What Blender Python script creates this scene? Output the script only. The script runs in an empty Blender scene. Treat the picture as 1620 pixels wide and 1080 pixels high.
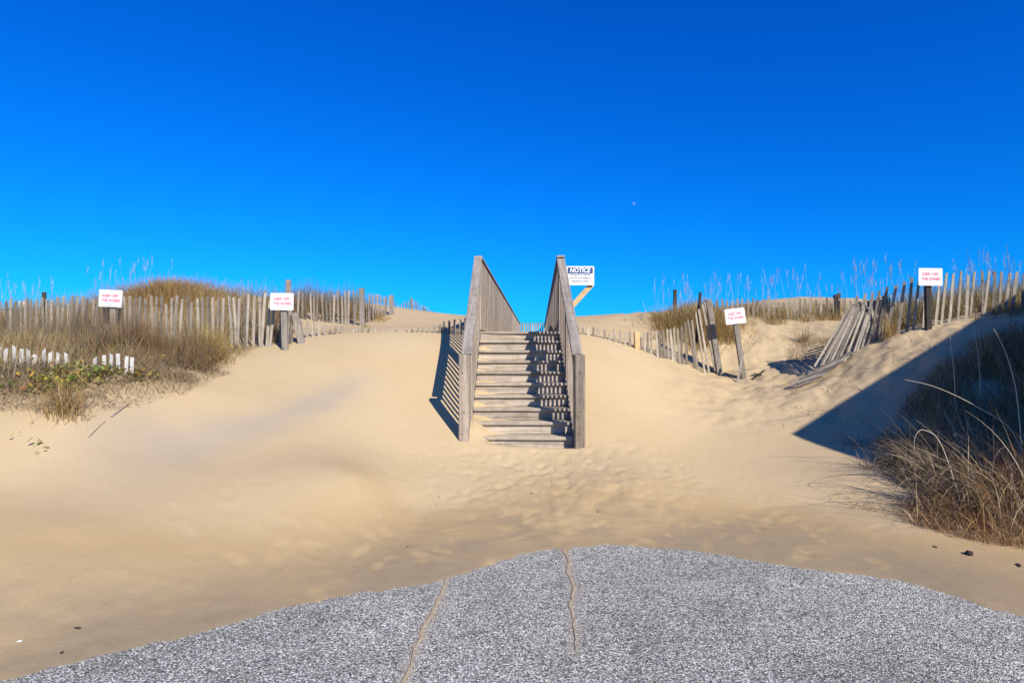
import bpy, bmesh, math, random
import numpy as np
from mathutils import Vector, Matrix

random.seed(7)
RNG = np.random.default_rng(11)
SC = bpy.context.scene
COL = SC.collection
rad = math.radians

# ------------------------------------------------------------------ camera, sky, sun, exposure
EYE = Vector((0.0, 0.0, 1.6))
FPX = 960.0
PITCH = math.atan(22 / 960)
cam_d = bpy.data.cameras.new('camera')
cam_d.sensor_width = 36.0
cam_d.lens = 36.0 * FPX / 1620
cam_d.clip_start = 0.05
cam_d.clip_end = 9000
cam = bpy.data.objects.new('camera', cam_d)
cam.location = EYE
cam.rotation_euler = (math.pi / 2 + PITCH, 0, 0)
COL.objects.link(cam)
SC.camera = cam

LIGHT = Vector((-0.50, 0.87, -0.62)).normalized()      # travel direction of sunlight
SUN_EL = math.asin(-LIGHT.z)
SUN_AZ = math.atan2(-LIGHT.x, -LIGHT.y)                 # compass angle of the sun from +Y towards +X
world = bpy.data.worlds.new('World')
SC.world = world
world.use_nodes = True
wn, wl = world.node_tree.nodes, world.node_tree.links
wn.clear()
sky = wn.new('ShaderNodeTexSky')
sky.sky_type = 'NISHITA'
sky.sun_disc = False
sky.sun_elevation = SUN_EL
sky.sun_rotation = SUN_AZ
sky.altitude = 0
sky.air_density = 1.0
sky.dust_density = 0.3
sky.ozone_density = 4.0
# deep polarised blue of the photograph: per-channel response of the clear sky
sepc = wn.new('ShaderNodeSeparateColor')
cmbc = wn.new('ShaderNodeCombineColor')
wl.new(sky.outputs[0], sepc.inputs[0])
for ch, (k, p) in enumerate(((0.004, 2.0), (0.392, 1.2), (1.50, 0.90))):
    pw_ = wn.new('ShaderNodeMath'); pw_.operation = 'POWER'; pw_.inputs[1].default_value = p
    mu_ = wn.new('ShaderNodeMath'); mu_.operation = 'MULTIPLY'; mu_.inputs[1].default_value = k
    wl.new(sepc.outputs[ch], pw_.inputs[0]); wl.new(pw_.outputs[0], mu_.inputs[0]); wl.new(mu_.outputs[0], cmbc.inputs[ch])
bg = wn.new('ShaderNodeBackground')
bg.inputs['Strength'].default_value = 0.10
wo = wn.new('ShaderNodeOutputWorld')
wl.new(cmbc.outputs[0], bg.inputs['Color'])
wl.new(bg.outputs[0], wo.inputs['Surface'])

sun_d = bpy.data.lights.new('sun', 'SUN')
sun_d.energy = 4.6
sun_d.angle = rad(0.5)
sun_d.color = (1.0, 0.95, 0.87)
sun = bpy.data.objects.new('sun', sun_d)
sun.rotation_euler = LIGHT.to_track_quat('-Z', 'Y').to_euler()
sun.location = (8, -14, 12)
COL.objects.link(sun)

vs = SC.view_settings
vs.view_transform = 'Standard'
vs.look = 'None'
vs.gamma = 1.0
vs.exposure = 0.45
vs.use_curve_mapping = False

# ------------------------------------------------------------------ helpers
def P(px, py, Y):
    """World point seen at a photo pixel, at distance Y along the lot."""
    u = (px - 810) / FPX
    v = (540 - py) / FPX
    y = math.cos(PITCH) - v * math.sin(PITCH)
    z = math.sin(PITCH) + v * math.cos(PITCH)
    k = Y / y
    return Vector((u * k, Y, EYE.z + z * k))

def link(o, parent=None):
    COL.objects.link(o)
    if parent is not None:
        o.parent = parent
    return o

def tag(o, label=None, cat=None, group=None, kind=None):
    if label: o['label'] = label
    if cat: o['category'] = cat
    if group: o['group'] = group
    if kind: o['kind'] = kind
    return o

def empty(name, loc):
    o = bpy.data.objects.new(name, None)
    o.empty_display_size = 0.1
    o.location = loc
    return link(o)

def mesh_from(name, verts, faces, mat=None, smooth=False):
    me = bpy.data.meshes.new(name)
    me.from_pydata([tuple(v) for v in verts], [], faces)
    me.update()
    if mat: me.materials.append(mat)
    if smooth:
        me.polygons.foreach_set('use_smooth', [True] * len(me.polygons))
    return me

def obj(name, me, parent=None, loc=None, mw=None):
    o = bpy.data.objects.new(name, me)
    link(o, parent)
    if loc is not None: o.location = loc
    if mw is not None: o.matrix_local = mw
    return o

BOXF = [(0, 3, 2, 1), (4, 5, 6, 7), (0, 1, 5, 4), (1, 2, 6, 5), (2, 3, 7, 6), (3, 0, 4, 7)]

def box_mesh(name, sx, sy, sz, mat, bevel=0.0, origin=(0, 0, 0), jitter=0.0):
    """Box of full size sx,sy,sz centred on origin; a bevel eases its edges."""
    bm = bmesh.new()
    bmesh.ops.create_cube(bm, size=1.0)
    for v in bm.verts:
        v.co = Vector((v.co.x * sx + origin[0], v.co.y * sy + origin[1], v.co.z * sz + origin[2]))
        if jitter:
            v.co += Vector((random.uniform(-1, 1), random.uniform(-1, 1), random.uniform(-1, 1))) * jitter
    if bevel:
        bmesh.ops.bevel(bm, geom=bm.edges[:], offset=bevel, segments=1, affect='EDGES', profile=0.5)
    me = bpy.data.meshes.new(name)
    bm.to_mesh(me)
    bm.free()
    me.materials.append(mat)
    return me

def beam_mesh(name, a, b, w, t, mat, up=(0, 0, 1), bevel=0.004):
    """Board from a to b; w across, t along 'up'."""
    a, b = Vector(a), Vector(b)
    d = (b - a)
    L = d.length
    d.normalize()
    side = d.cross(Vector(up)).normalized()
    n = side.cross(d).normalized()
    bm = bmesh.new()
    bmesh.ops.create_cube(bm, size=1.0)
    if bevel:
        for v in bm.verts:
            v.co = Vector((v.co.x * w, v.co.y * L, v.co.z * t))
        bmesh.ops.bevel(bm, geom=bm.edges[:], offset=bevel, segments=1, affect='EDGES')
    else:
        for v in bm.verts:
            v.co = Vector((v.co.x * w, v.co.y * L, v.co.z * t))
    mid = (a + b) / 2
    for v in bm.verts:
        c = v.co.copy()
        v.co = mid + side * c.x + d * c.y + n * c.z
    me = bpy.data.meshes.new(name)
    bm.to_mesh(me)
    bm.free()
    me.materials.append(mat)
    return me

def board(name, a, b, w, t, mat, bevel=0.004):
    a, b = Vector(a), Vector(b)
    d = (b - a); L = d.length; d.normalize()
    side = d.cross(Vector((0, 0, 1))).normalized()
    n = side.cross(d).normalized()
    m = Matrix((side, d, n)).transposed().to_4x4()
    m.translation = (a + b) / 2
    return box_mesh(name, w, L, t, mat, bevel), m

def tube_mesh(name, pts, r, mat, n=5):
    V, F = [], []
    pts = [Vector(p) for p in pts]
    for i, p in enumerate(pts):
        d = (pts[min(i + 1, len(pts) - 1)] - pts[max(i - 1, 0)]).normalized()
        s = d.cross(Vector((0, 0, 1)))
        if s.length < 1e-4: s = Vector((1, 0, 0))
        s.normalize()
        t = s.cross(d)
        rr = r[i] if isinstance(r, (list, tuple)) else r
        for k in range(n):
            a = 2 * math.pi * k / n
            V.append(p + (s * math.cos(a) + t * math.sin(a)) * rr)
    for i in range(len(pts) - 1):
        for k in range(n):
            F.append((i * n + k, i * n + (k + 1) % n, (i + 1) * n + (k + 1) % n, (i + 1) * n + k))
    F.append(tuple(range(n - 1, -1, -1)))
    F.append(tuple((len(pts) - 1) * n + k for k in range(n)))
    return mesh_from(name, V, F, mat, smooth=True)

# value noise in numpy
def vnoise(x, y, seed=0):
    xi = np.floor(x).astype(np.int64); yi = np.floor(y).astype(np.int64)
    fx = x - xi; fy = y - yi
    fx = fx * fx * (3 - 2 * fx); fy = fy * fy * (3 - 2 * fy)
    def h(a, b):
        n = (a * 374761393 + b * 668265263 + seed * 982451653) & 0x7fffffff
        n = ((n ^ (n >> 13)) * 1274126177) & 0x7fffffff
        return ((n ^ (n >> 16)) & 0xffff) / 65535.0
    return (h(xi, yi) * (1 - fx) + h(xi + 1, yi) * fx) * (1 - fy) + (h(xi, yi + 1) * (1 - fx) + h(xi + 1, yi + 1) * fx) * fy

def fbm(x, y, seed=0, oct=3):
    s = 0; a = 1; t = 0
    for i in range(oct):
        s = s + a * vnoise(x * 2 ** i, y * 2 ** i, seed + i * 17); t += a; a *= 0.5
    return s / t

def sstep(x, a, b):
    t = np.clip((x - a) / (b - a), 0, 1)
    return t * t * (3 - 2 * t)

# ------------------------------------------------------------------ materials
def mat_new(name):
    m = bpy.data.materials.new(name)
    m.use_nodes = True
    nt = m.node_tree
    b = nt.nodes['Principled BSDF']
    b.inputs['Roughness'].default_value = 0.85
    b.inputs['Specular IOR Level'].default_value = 0.25
    return m, nt.nodes, nt.links, b

def ramp(n, stops):
    r = n.new('ShaderNodeValToRGB')
    e = r.color_ramp.elements
    while len(e) < len(stops): e.new(0.5)
    for i, (p, c) in enumerate(stops):
        e[i].position = p
        e[i].color = (c[0], c[1], c[2], 1)
    return r

def noise(n, l, vec, scale, detail=4, rough=0.55, dist=0.0):
    t = n.new('ShaderNodeTexNoise')
    t.inputs['Scale'].default_value = scale
    t.inputs['Detail'].default_value = detail
    t.inputs['Roughness'].default_value = rough
    t.inputs['Distortion'].default_value = dist
    if vec is not None: l.new(vec, t.inputs['Vector'])
    return t

def mixc(n, l, fac, a, b, mode='MIX'):
    m = n.new('ShaderNodeMix')
    m.data_type = 'RGBA'
    m.blend_type = mode
    for sock, val in ((m.inputs[0], fac), (m.inputs[6], a), (m.inputs[7], b)):
        if hasattr(val, 'is_linked'): l.new(val, sock)
        elif isinstance(val, (int, float)): sock.default_value = val
        else: sock.default_value = (val[0], val[1], val[2], 1)
    return m.outputs[2]

def sand_material():
    m, n, l, b = mat_new('sand')
    geo = n.new('ShaderNodeNewGeometry')
    pos = geo.outputs['Position']
    at = n.new('ShaderNodeAttribute'); at.attribute_name = 'damp'
    st = n.new('ShaderNodeAttribute'); st.attribute_name = 'streak'
    big = noise(n, l, pos, 0.8, 4, 0.6)
    r1 = ramp(n, [(0.3, (0.512, 0.374, 0.200)), (0.7, (0.548, 0.410, 0.230))])
    l.new(big.outputs[0], r1.inputs[0])
    mid = noise(n, l, pos, 9, 5, 0.65)
    rd = ramp(n, [(0.3, (0.330, 0.245, 0.140)), (0.75, (0.372, 0.280, 0.165))])
    l.new(mid.outputs[0], rd.inputs[0])
    f1 = n.new('ShaderNodeMapRange'); f1.inputs['From Min'].default_value = 0.0; f1.inputs['From Max'].default_value = 0.5
    f2 = n.new('ShaderNodeMapRange'); f2.inputs['From Min'].default_value = 0.45; f2.inputs['From Max'].default_value = 1.0
    l.new(at.outputs['Fac'], f1.inputs['Value']); l.new(at.outputs['Fac'], f2.inputs['Value'])
    c = mixc(n, l, f1.outputs[0], r1.outputs[0], (0.485, 0.338, 0.165))
    c = mixc(n, l, f2.outputs[0], c, rd.outputs[0])
    c = mixc(n, l, st.outputs['Fac'], c, (0.33, 0.285, 0.235))
    fine = noise(n, l, pos, 260, 3, 0.75)
    rf = ramp(n, [(0.28, (0.66, 0.64, 0.60)), (0.52, (1, 1, 1)), (0.75, (1.16, 1.15, 1.12))])
    l.new(fine.outputs[0], rf.inputs[0])
    c = mixc(n, l, 0.55, c, rf.outputs[0], 'MULTIPLY')
    blot = noise(n, l, pos, 55, 3, 0.6)
    rb = ramp(n, [(0.3, (0.90, 0.89, 0.87)), (0.6, (1.0, 1.0, 1.0))])
    l.new(blot.outputs[0], rb.inputs[0])
    c = mixc(n, l, 0.6, c, rb.outputs[0], 'MULTIPLY')
    l.new(c, b.inputs['Base Color'])
    b.inputs['Roughness'].default_value = 0.95
    b.inputs['Specular IOR Level'].default_value = 0.1
    bp = n.new('ShaderNodeBump'); bp.inputs['Strength'].default_value = 0.28; bp.inputs['Distance'].default_value = 0.010
    rip = noise(n, l, pos, 28, 4, 0.6, 0.4)
    l.new(rip.outputs[0], bp.inputs['Height'])
    bp2 = n.new('ShaderNodeBump'); bp2.inputs['Strength'].default_value = 0.5; bp2.inputs['Distance'].default_value = 0.002
    l.new(fine.outputs[0], bp2.inputs['Height']); l.new(bp.outputs[0], bp2.inputs['Normal'])
    l.new(bp2.outputs[0], b.inputs['Normal'])
    return m

def asphalt_material():
    m, n, l, b = mat_new('asphalt')
    geo = n.new('ShaderNodeNewGeometry')
    pos = geo.outputs['Position']
    v = n.new('ShaderNodeTexVoronoi'); v.inputs['Scale'].default_value = 125
    l.new(pos, v.inputs['Vector'])
    sep = n.new('ShaderNodeSeparateColor'); l.new(v.outputs['Color'], sep.inputs[0])
    r = ramp(n, [(0.0, (0.05, 0.05, 0.053)), (0.3, (0.20, 0.197, 0.193)), (0.65, (0.38, 0.374, 0.365)), (0.85, (0.60, 0.59, 0.57)), (1.0, (0.85, 0.83, 0.79))])
    l.new(sep.outputs[0], r.inputs[0])
    re = ramp(n, [(0.0, (1, 1, 1)), (0.42, (0.95, 0.95, 0.95)), (0.62, (0.25, 0.25, 0.26))])
    l.new(v.outputs['Distance'], re.inputs[0])
    c = mixc(n, l, 0.75, r.outputs[0], re.outputs[0], 'MULTIPLY')
    big = noise(n, l, pos, 2.2, 4, 0.6)
    rb = ramp(n, [(0.3, (1.30, 1.26, 1.05)), (0.7, (1.70, 1.645, 1.38))])
    l.new(big.outputs[0], rb.inputs[0])
    c = mixc(n, l, 1.0, c, rb.outputs[0], 'MULTIPLY')
    wear = noise(n, l, pos, 0.55, 5, 0.62, 0.5)
    rw = ramp(n, [(0.32, (0.80, 0.80, 0.80)), (0.5, (1, 1, 1)), (0.68, (1.14, 1.14, 1.13))])
    l.new(wear.outputs[0], rw.inputs[0])
    c = mixc(n, l, 1.0, c, rw.outputs[0], 'MULTIPLY')
    # windblown sand caught in the surface
    at = n.new('ShaderNodeAttribute'); at.attribute_name = 'dust'
    ns = noise(n, l, pos, 150, 3, 0.7)
    mu = n.new('ShaderNodeMath'); mu.operation = 'MULTIPLY_ADD'; mu.inputs[1].default_value = 1.0; mu.inputs[2].default_value = -0.62
    ad = n.new('ShaderNodeMath'); ad.operation = 'ADD'; l.new(ns.outputs[0], ad.inputs[0]); l.new(at.outputs['Fac'], ad.inputs[1])
    l.new(ad.outputs[0], mu.inputs[0])
    cl = n.new('ShaderNodeMath'); cl.operation = 'MULTIPLY'; cl.inputs[1].default_value = 6; cl.use_clamp = True
    l.new(mu.outputs[0], cl.inputs[0])
    c = mixc(n, l, cl.outputs[0], c, (0.46, 0.375, 0.26))
    l.new(c, b.inputs['Base Color'])
    bp = n.new('ShaderNodeBump'); bp.inputs['Strength'].default_value = 0.8; bp.inputs['Distance'].default_value = 0.006
    bp.invert = True
    l.new(v.outputs['Distance'], bp.inputs['Height'])
    l.new(bp.outputs[0], b.inputs['Normal'])
    return m

def wood_material(name, dark, light, axis='Z', scale=1.0, sandy=0.0, rnd=0.35):
    m, n, l, b = mat_new(name)
    tc = n.new('ShaderNodeTexCoord')
    mp = n.new('ShaderNodeMapping')
    s = {'X': (1.2, 30, 30), 'Y': (30, 1.2, 30), 'Z': (30, 30, 1.2)}[axis]
    mp.inputs['Scale'].default_value = [q * scale for q in s]
    oi = n.new('ShaderNodeObjectInfo')
    sc = n.new('ShaderNodeVectorMath'); sc.operation = 'SCALE'; sc.inputs['Scale'].default_value = 37.0
    cmb = n.new('ShaderNodeCombineXYZ')
    for i in range(3): l.new(oi.outputs['Random'], cmb.inputs[i])
    l.new(cmb.outputs[0], sc.inputs[0])
    l.new(sc.outputs[0], mp.inputs['Location'])
    l.new(tc.outputs['Object'], mp.inputs['Vector'])
    g = noise(n, l, mp.outputs[0], 1.0, 6, 0.65, 0.6)
    r = ramp(n, [(0.28, dark), (0.5, [(a + c) / 2 for a, c in zip(dark, light)]), (0.72, light)])
    l.new(g.outputs[0], r.inputs[0])
    c = r.outputs[0]
    rr = ramp(n, [(0.0, (1 - rnd, 1 - rnd, 1 - rnd)), (1.0, (1 + rnd * 0.6,) * 3)])
    l.new(oi.outputs['Random'], rr.inputs[0])
    c = mixc(n, l, 1.0, c, rr.outputs[0], 'MULTIPLY')
    geo = n.new('ShaderNodeNewGeometry')
    st = noise(n, l, geo.outputs['Position'], 7, 4, 0.65)
    rs = ramp(n, [(0.32, (0.62, 0.60, 0.58)), (0.52, (1, 1, 1))])
    l.new(st.outputs[0], rs.inputs[0])
    c = mixc(n, l, 0.7, c, rs.outputs[0], 'MULTIPLY')
    if sandy:
        sx = n.new('ShaderNodeSeparateXYZ'); l.new(geo.outputs['Normal'], sx.inputs[0])
        n2 = noise(n, l, geo.outputs['Position'], 11, 4, 0.6)
        mm = n.new('ShaderNodeMath'); mm.operation = 'MULTIPLY'; l.new(sx.outputs[2], mm.inputs[0]); l.new(n2.outputs[0], mm.inputs[1])
        rr2 = ramp(n, [(0.33, (0, 0, 0)), (0.47, (sandy,) * 3)])
        l.new(mm.outputs[0], rr2.inputs[0])
        c = mixc(n, l, rr2.outputs[0], c, (0.54, 0.41, 0.25))
    l.new(c, b.inputs['Base Color'])
    bp = n.new('ShaderNodeBump'); bp.inputs['Strength'].default_value = 0.45; bp.inputs['Distance'].default_value = 0.004
    l.new(g.outputs[0], bp.inputs['Height'])
    l.new(bp.outputs[0], b.inputs['Normal'])
    b.inputs['Roughness'].default_value = 0.9
    return m

def plant_material(name, rough=0.75, trans=0.25):
    m, n, l, b = mat_new(name)
    at = n.new('ShaderNodeAttribute'); at.attribute_name = 'tint'
    geo = n.new('ShaderNodeNewGeometry')
    ns = noise(n, l, geo.outputs['Position'], 40, 2, 0.6)
    rs = ramp(n, [(0.3, (0.75, 0.74, 0.72)), (0.7, (1.12, 1.12, 1.1))])
    l.new(ns.outputs[0], rs.inputs[0])
    c = mixc(n, l, 1.0, at.outputs['Color'], rs.outputs[0], 'MULTIPLY')
    l.new(c, b.inputs['Base Color'])
    b.inputs['Roughness'].default_value = rough
    tr = n.new('ShaderNodeBsdfTranslucent'); l.new(c, tr.inputs['Color'])
    mx = n.new('ShaderNodeMixShader'); mx.inputs[0].default_value = trans
    l.new(b.outputs[0], mx.inputs[1]); l.new(tr.outputs[0], mx.inputs[2])
    l.new(mx.outputs[0], n['Material Output'].inputs['Surface'])
    return m

def plain(name, col, rough=0.6, spec=0.3, vary=0.08, scale=30):
    m, n, l, b = mat_new(name)
    geo = n.new('ShaderNodeNewGeometry')
    ns = noise(n, l, geo.outputs['Position'], scale, 4, 0.6)
    rs = ramp(n, [(0.3, [q * (1 - vary) for q in col]), (0.7, [min(1, q * (1 + vary)) for q in col])])
    l.new(ns.outputs[0], rs.inputs[0])
    l.new(rs.outputs[0], b.inputs['Base Color'])
    b.inputs['Roughness'].default_value = rough
    b.inputs['Specular IOR Level'].default_value = spec
    return m

M_SAND = sand_material()
M_ASPH = asphalt_material()
M_RAILZ = wood_material('weathered_rail_wood_upright', (0.17, 0.13, 0.095), (0.55, 0.445, 0.335), 'Z', rnd=0.40)
M_RAILY = wood_material('weathered_rail_wood_lengthwise', (0.18, 0.15, 0.12), (0.45, 0.38, 0.305), 'Y', rnd=0.12)
M_TREAD = wood_material('weathered_tread_wood', (0.24, 0.195, 0.15), (0.50, 0.42, 0.32), 'X', sandy=0.9, rnd=0.15)
M_RISER = wood_material('weathered_riser_wood', (0.21, 0.16, 0.12), (0.60, 0.50, 0.385), 'X', rnd=0.18)
M_SLAT = wood_material('grey_slat_wood', (0.17, 0.14, 0.105), (0.43, 0.365, 0.28), 'Z', rnd=0.42)
M_SLATW = wood_material('bleached_slat_wood', (0.50, 0.46, 0.40), (0.75, 0.71, 0.63), 'Z', rnd=0.15)
M_POST = wood_material('grey_post_wood', (0.16, 0.135, 0.105), (0.38, 0.325, 0.26), 'Z', rnd=0.2)
M_DARKPOST = wood_material('dark_post_wood', (0.028, 0.024, 0.02), (0.085, 0.07, 0.055), 'Z', rnd=0.2)
M_NEWWOOD = wood_material('new_pine_wood', (0.50, 0.33, 0.15), (0.66, 0.46, 0.24), 'Y', rnd=0.05)
M_WIRE = plain('rusty_wire', (0.10, 0.075, 0.06), 0.6)
M_SIGN = plain('white_sign_enamel', (0.70, 0.685, 0.68), 0.45, 0.4, 0.03, 25)
M_RED = plain('red_sign_paint', (0.66, 0.20, 0.25), 0.6, 0.3, 0.15, 60)
M_BLUE = plain('navy_sign_paint', (0.012, 0.05, 0.16), 0.5, 0.4, 0.1, 60)
M_INK = plain('grey_sign_lettering', (0.16, 0.16, 0.20), 0.6, 0.3, 0.1, 60)
M_GRASS = plant_material('dry_grass')
M_LEAF = plant_material('vine_leaf', 0.5, 0.3)
M_TWIG = plain('dark_twig', (0.06, 0.045, 0.035), 0.9, 0.1, 0.3, 50)
M_SHELL = plain('white_shell', (0.75, 0.72, 0.68), 0.5, 0.3, 0.1, 60)

# ------------------------------------------------------------------ ground shape
CTRL = [  # photo pixel and distance of points on the sand
    # drift left of the stairs
    (560, 750, 6.0), (500, 640, 7.9), (600, 600, 8.8), (520, 531, 10.2), (620, 527, 10.3), (695, 533, 10.2),
    (690, 630, 8.5), (650, 720, 7.2), (725, 692, 7.65), (400, 600, 8.3), (452, 547, 9.8), (300, 700, 6.5),
    (200, 715, 5.9), (300, 850, 4.7), (100, 830, 4.4), (0, 770, 4.9), (500, 830, 5.2), (640, 800, 6.0),
    # brush mound at the left
    (100, 655, 5.9), (20, 645, 5.9), (0, 575, 6.9), (100, 580, 6.9), (200, 590, 7.0), (250, 625, 6.9),
    (345, 594, 8.1), (300, 566, 8.6), (200, 552, 9.0), (50, 550, 9.2), (380, 558, 9.4), (300, 553, 9.8), (100, 550, 9.8),
    (-200, 560, 7.5), (-200, 650, 5.6), (-300, 545, 9.8),
    # dune behind the left fence
    (240, 472, 13.5), (330, 487, 13.0), (120, 500, 13.5), (0, 510, 13.5), (420, 497, 13.0), (490, 506, 13.0),
    (540, 490, 15.0), (572, 515, 12.6), (618, 497, 15.5), (655, 492, 19.0), (692, 508, 21.0), (730, 519, 22.0),
    (600, 482, 18.0), (640, 517, 13.0), (560, 519, 11.5), (700, 522, 13.0), (-200, 515, 13.5),
    # right of the stairs
    (925, 533, 10.2), (912, 511, 12.5), (960, 516, 12.5), (1010, 527, 12.5), (1000, 549, 10.5), (1080, 577, 10.8),
    (1140, 592, 11.0), (1180, 592, 10.8), (950, 600, 8.9), (935, 685, 7.8), (1000, 640, 8.5), (1100, 640, 9.0),
    (1100, 720, 7.5), (1000, 760, 6.6), (1200, 650, 8.7), (1250, 605, 9.9), (1252, 685, 7.9),
    (1050, 533, 12.5), (1110, 510, 13.0), (1170, 522, 12.7), (1230, 512, 13.0), (1320, 503, 13.2), (1280, 545, 11.8),
    (1340, 560, 10.6), (1270, 600, 9.7), (1400, 530, 9.8), (1467, 518, 9.5), (1550, 515, 9.0), (1620, 492, 9.3),
    (1400, 620, 8.3), (1500, 565, 8.3), (1400, 740, 6.6), (1350, 762, 6.4), (1500, 690, 7.0), (1620, 630, 7.0),
    (1620, 770, 5.6), (1500, 795, 5.8), (1300, 805, 6.1), (1620, 884, 4.7), (1265, 470, 22.0), (1190, 486, 20.0),
    (1360, 478, 22.0), (1500, 495, 13.0), (1620, 490, 13.0), (1800, 500, 9.0), (1800, 640, 6.5), (1090, 500, 18.0),
    (1900, 500, 13.0),
    # foot of the stairs
    (830, 704, 7.6), (915, 708, 7.62), (830, 800, 6.1),
]
ABS = []
for X in (-34, -20, -8, 8, 20, 34):
    ABS += [(X, 34, 1.7), (X, 60, 0.3)]
for X in (-60, -34, -22):
    ABS += [(X, 3, 0.4), (X, 10, 1.9), (X, 18, 2.2)]
for X in (18, 34, 60):
    ABS += [(X, 3, 0.4), (X, 10, 2.2), (X, 18, 2.3)]
pts = [P(*c) for c in CTRL]
CX = np.array([[p.x, p.y] for p in pts] + [[a[0], a[1]] for a in ABS])
CZ = np.array([p.z for p in pts] + [a[2] for a in ABS])

# edge of the bare asphalt, photo pixels on the level lot
EDGE = [(-260, 1150), (0, 1077), (100, 1050), (200, 1026), (300, 998), (400, 972), (480, 952), (560, 938), (640, 928), (700, 917),
        (715, 908), (760, 897), (800, 885), (850, 870), (882, 865), (893, 874), (905, 866), (930, 862), (960, 860), (1030, 864), (1100, 868),
        (1190, 883), (1250, 893), (1340, 905), (1420, 915), (1475, 930), (1530, 948), (1570, 963), (1620, 975), (1700, 1000), (1900, 1060)]
def ground_hit(px, py):
    u = (px - 810) / FPX; v = (540 - py) / FPX
    y = math.cos(PITCH) - v * math.sin(PITCH); z = math.sin(PITCH) + v * math.cos(PITCH)
    k = -EYE.z / z
    return (u * k, y * k)
EG = np.array([ground_hit(*e) for e in EDGE])
EG = np.vstack([[[-40, 1.0], [-9, 2.2]], EG, [[9, 2.4], [40, 1.0]]])
def edge_y(X):
    return np.interp(X, EG[:, 0], EG[:, 1])
CX = np.vstack([CX, np.stack([EG[2:-2:2, 0], EG[2:-2:2, 1]], 1)])
CZ = np.concatenate([CZ, np.zeros(len(EG[2:-2:2]))])

def tps_k(d2):
    return 0.5 * d2 * np.log(d2 + 1e-9)
def tps_fit(C, z, lam):
    n = len(C)
    d2 = ((C[:, None] - C[None]) ** 2).sum(-1)
    A = np.zeros((n + 3, n + 3))
    A[:n, :n] = tps_k(d2) + lam * np.eye(n)
    A[:n, n] = 1; A[:n, n + 1:] = C
    A[n, :n] = 1; A[n + 1:, :n] = C.T
    return np.linalg.solve(A, np.concatenate([z, [0, 0, 0]]))
W = tps_fit(CX, CZ, 0.06)
def tps(X, Y):
    sh = X.shape; X = X.ravel(); Y = Y.ravel(); out = np.zeros(len(X))
    for s in range(0, len(X), 20000):
        x = X[s:s + 20000]; y = Y[s:s + 20000]
        d2 = (x[:, None] - CX[None, :, 0]) ** 2 + (y[:, None] - CX[None, :, 1]) ** 2
        out[s:s + 20000] = tps_k(d2) @ W[:-3] + W[-3] + W[-2] * x + W[-1] * y
    return out.reshape(sh)

# stair numbers
STX = 0.125           # centre of the flight
Y1, Z1, RUN, RISE, NT = 10.10, 2.00, 0.26, 0.16, 10     # top nosing, ten treads down
HALF = 0.655
def nose_z(Y):
    return Z1 - (Y1 - Y) * RISE / RUN
WALK_DIR = Vector((0.95, 21.6, 0)).normalized()
WALK_S = Vector((STX, 10.35, 0))

FOOT = []
for k in range(150):
    y = 5.15 + 2.5 * random.random() ** 0.9
    x = 0.55 + random.gauss(0, 0.75) * (1.35 - 0.25 * (y - 5))
    FOOT.append((x, y, random.gauss(0, 0.5), random.uniform(0.001, 0.004), random.uniform(0.5, 0.95)))
for k in range(26):
    FOOT.append((-1.6 + random.gauss(0, 0.6), 4.9 + random.gauss(0, 0.35), random.gauss(0.4, 0.5), random.uniform(0.002, 0.005), 1.0))
for k in range(22):
    FOOT.append((2.2 + random.gauss(0, 0.5), 5.4 + random.gauss(0, 0.4), random.gauss(-0.4, 0.5), random.uniform(0.002, 0.005), 1.0))

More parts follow.
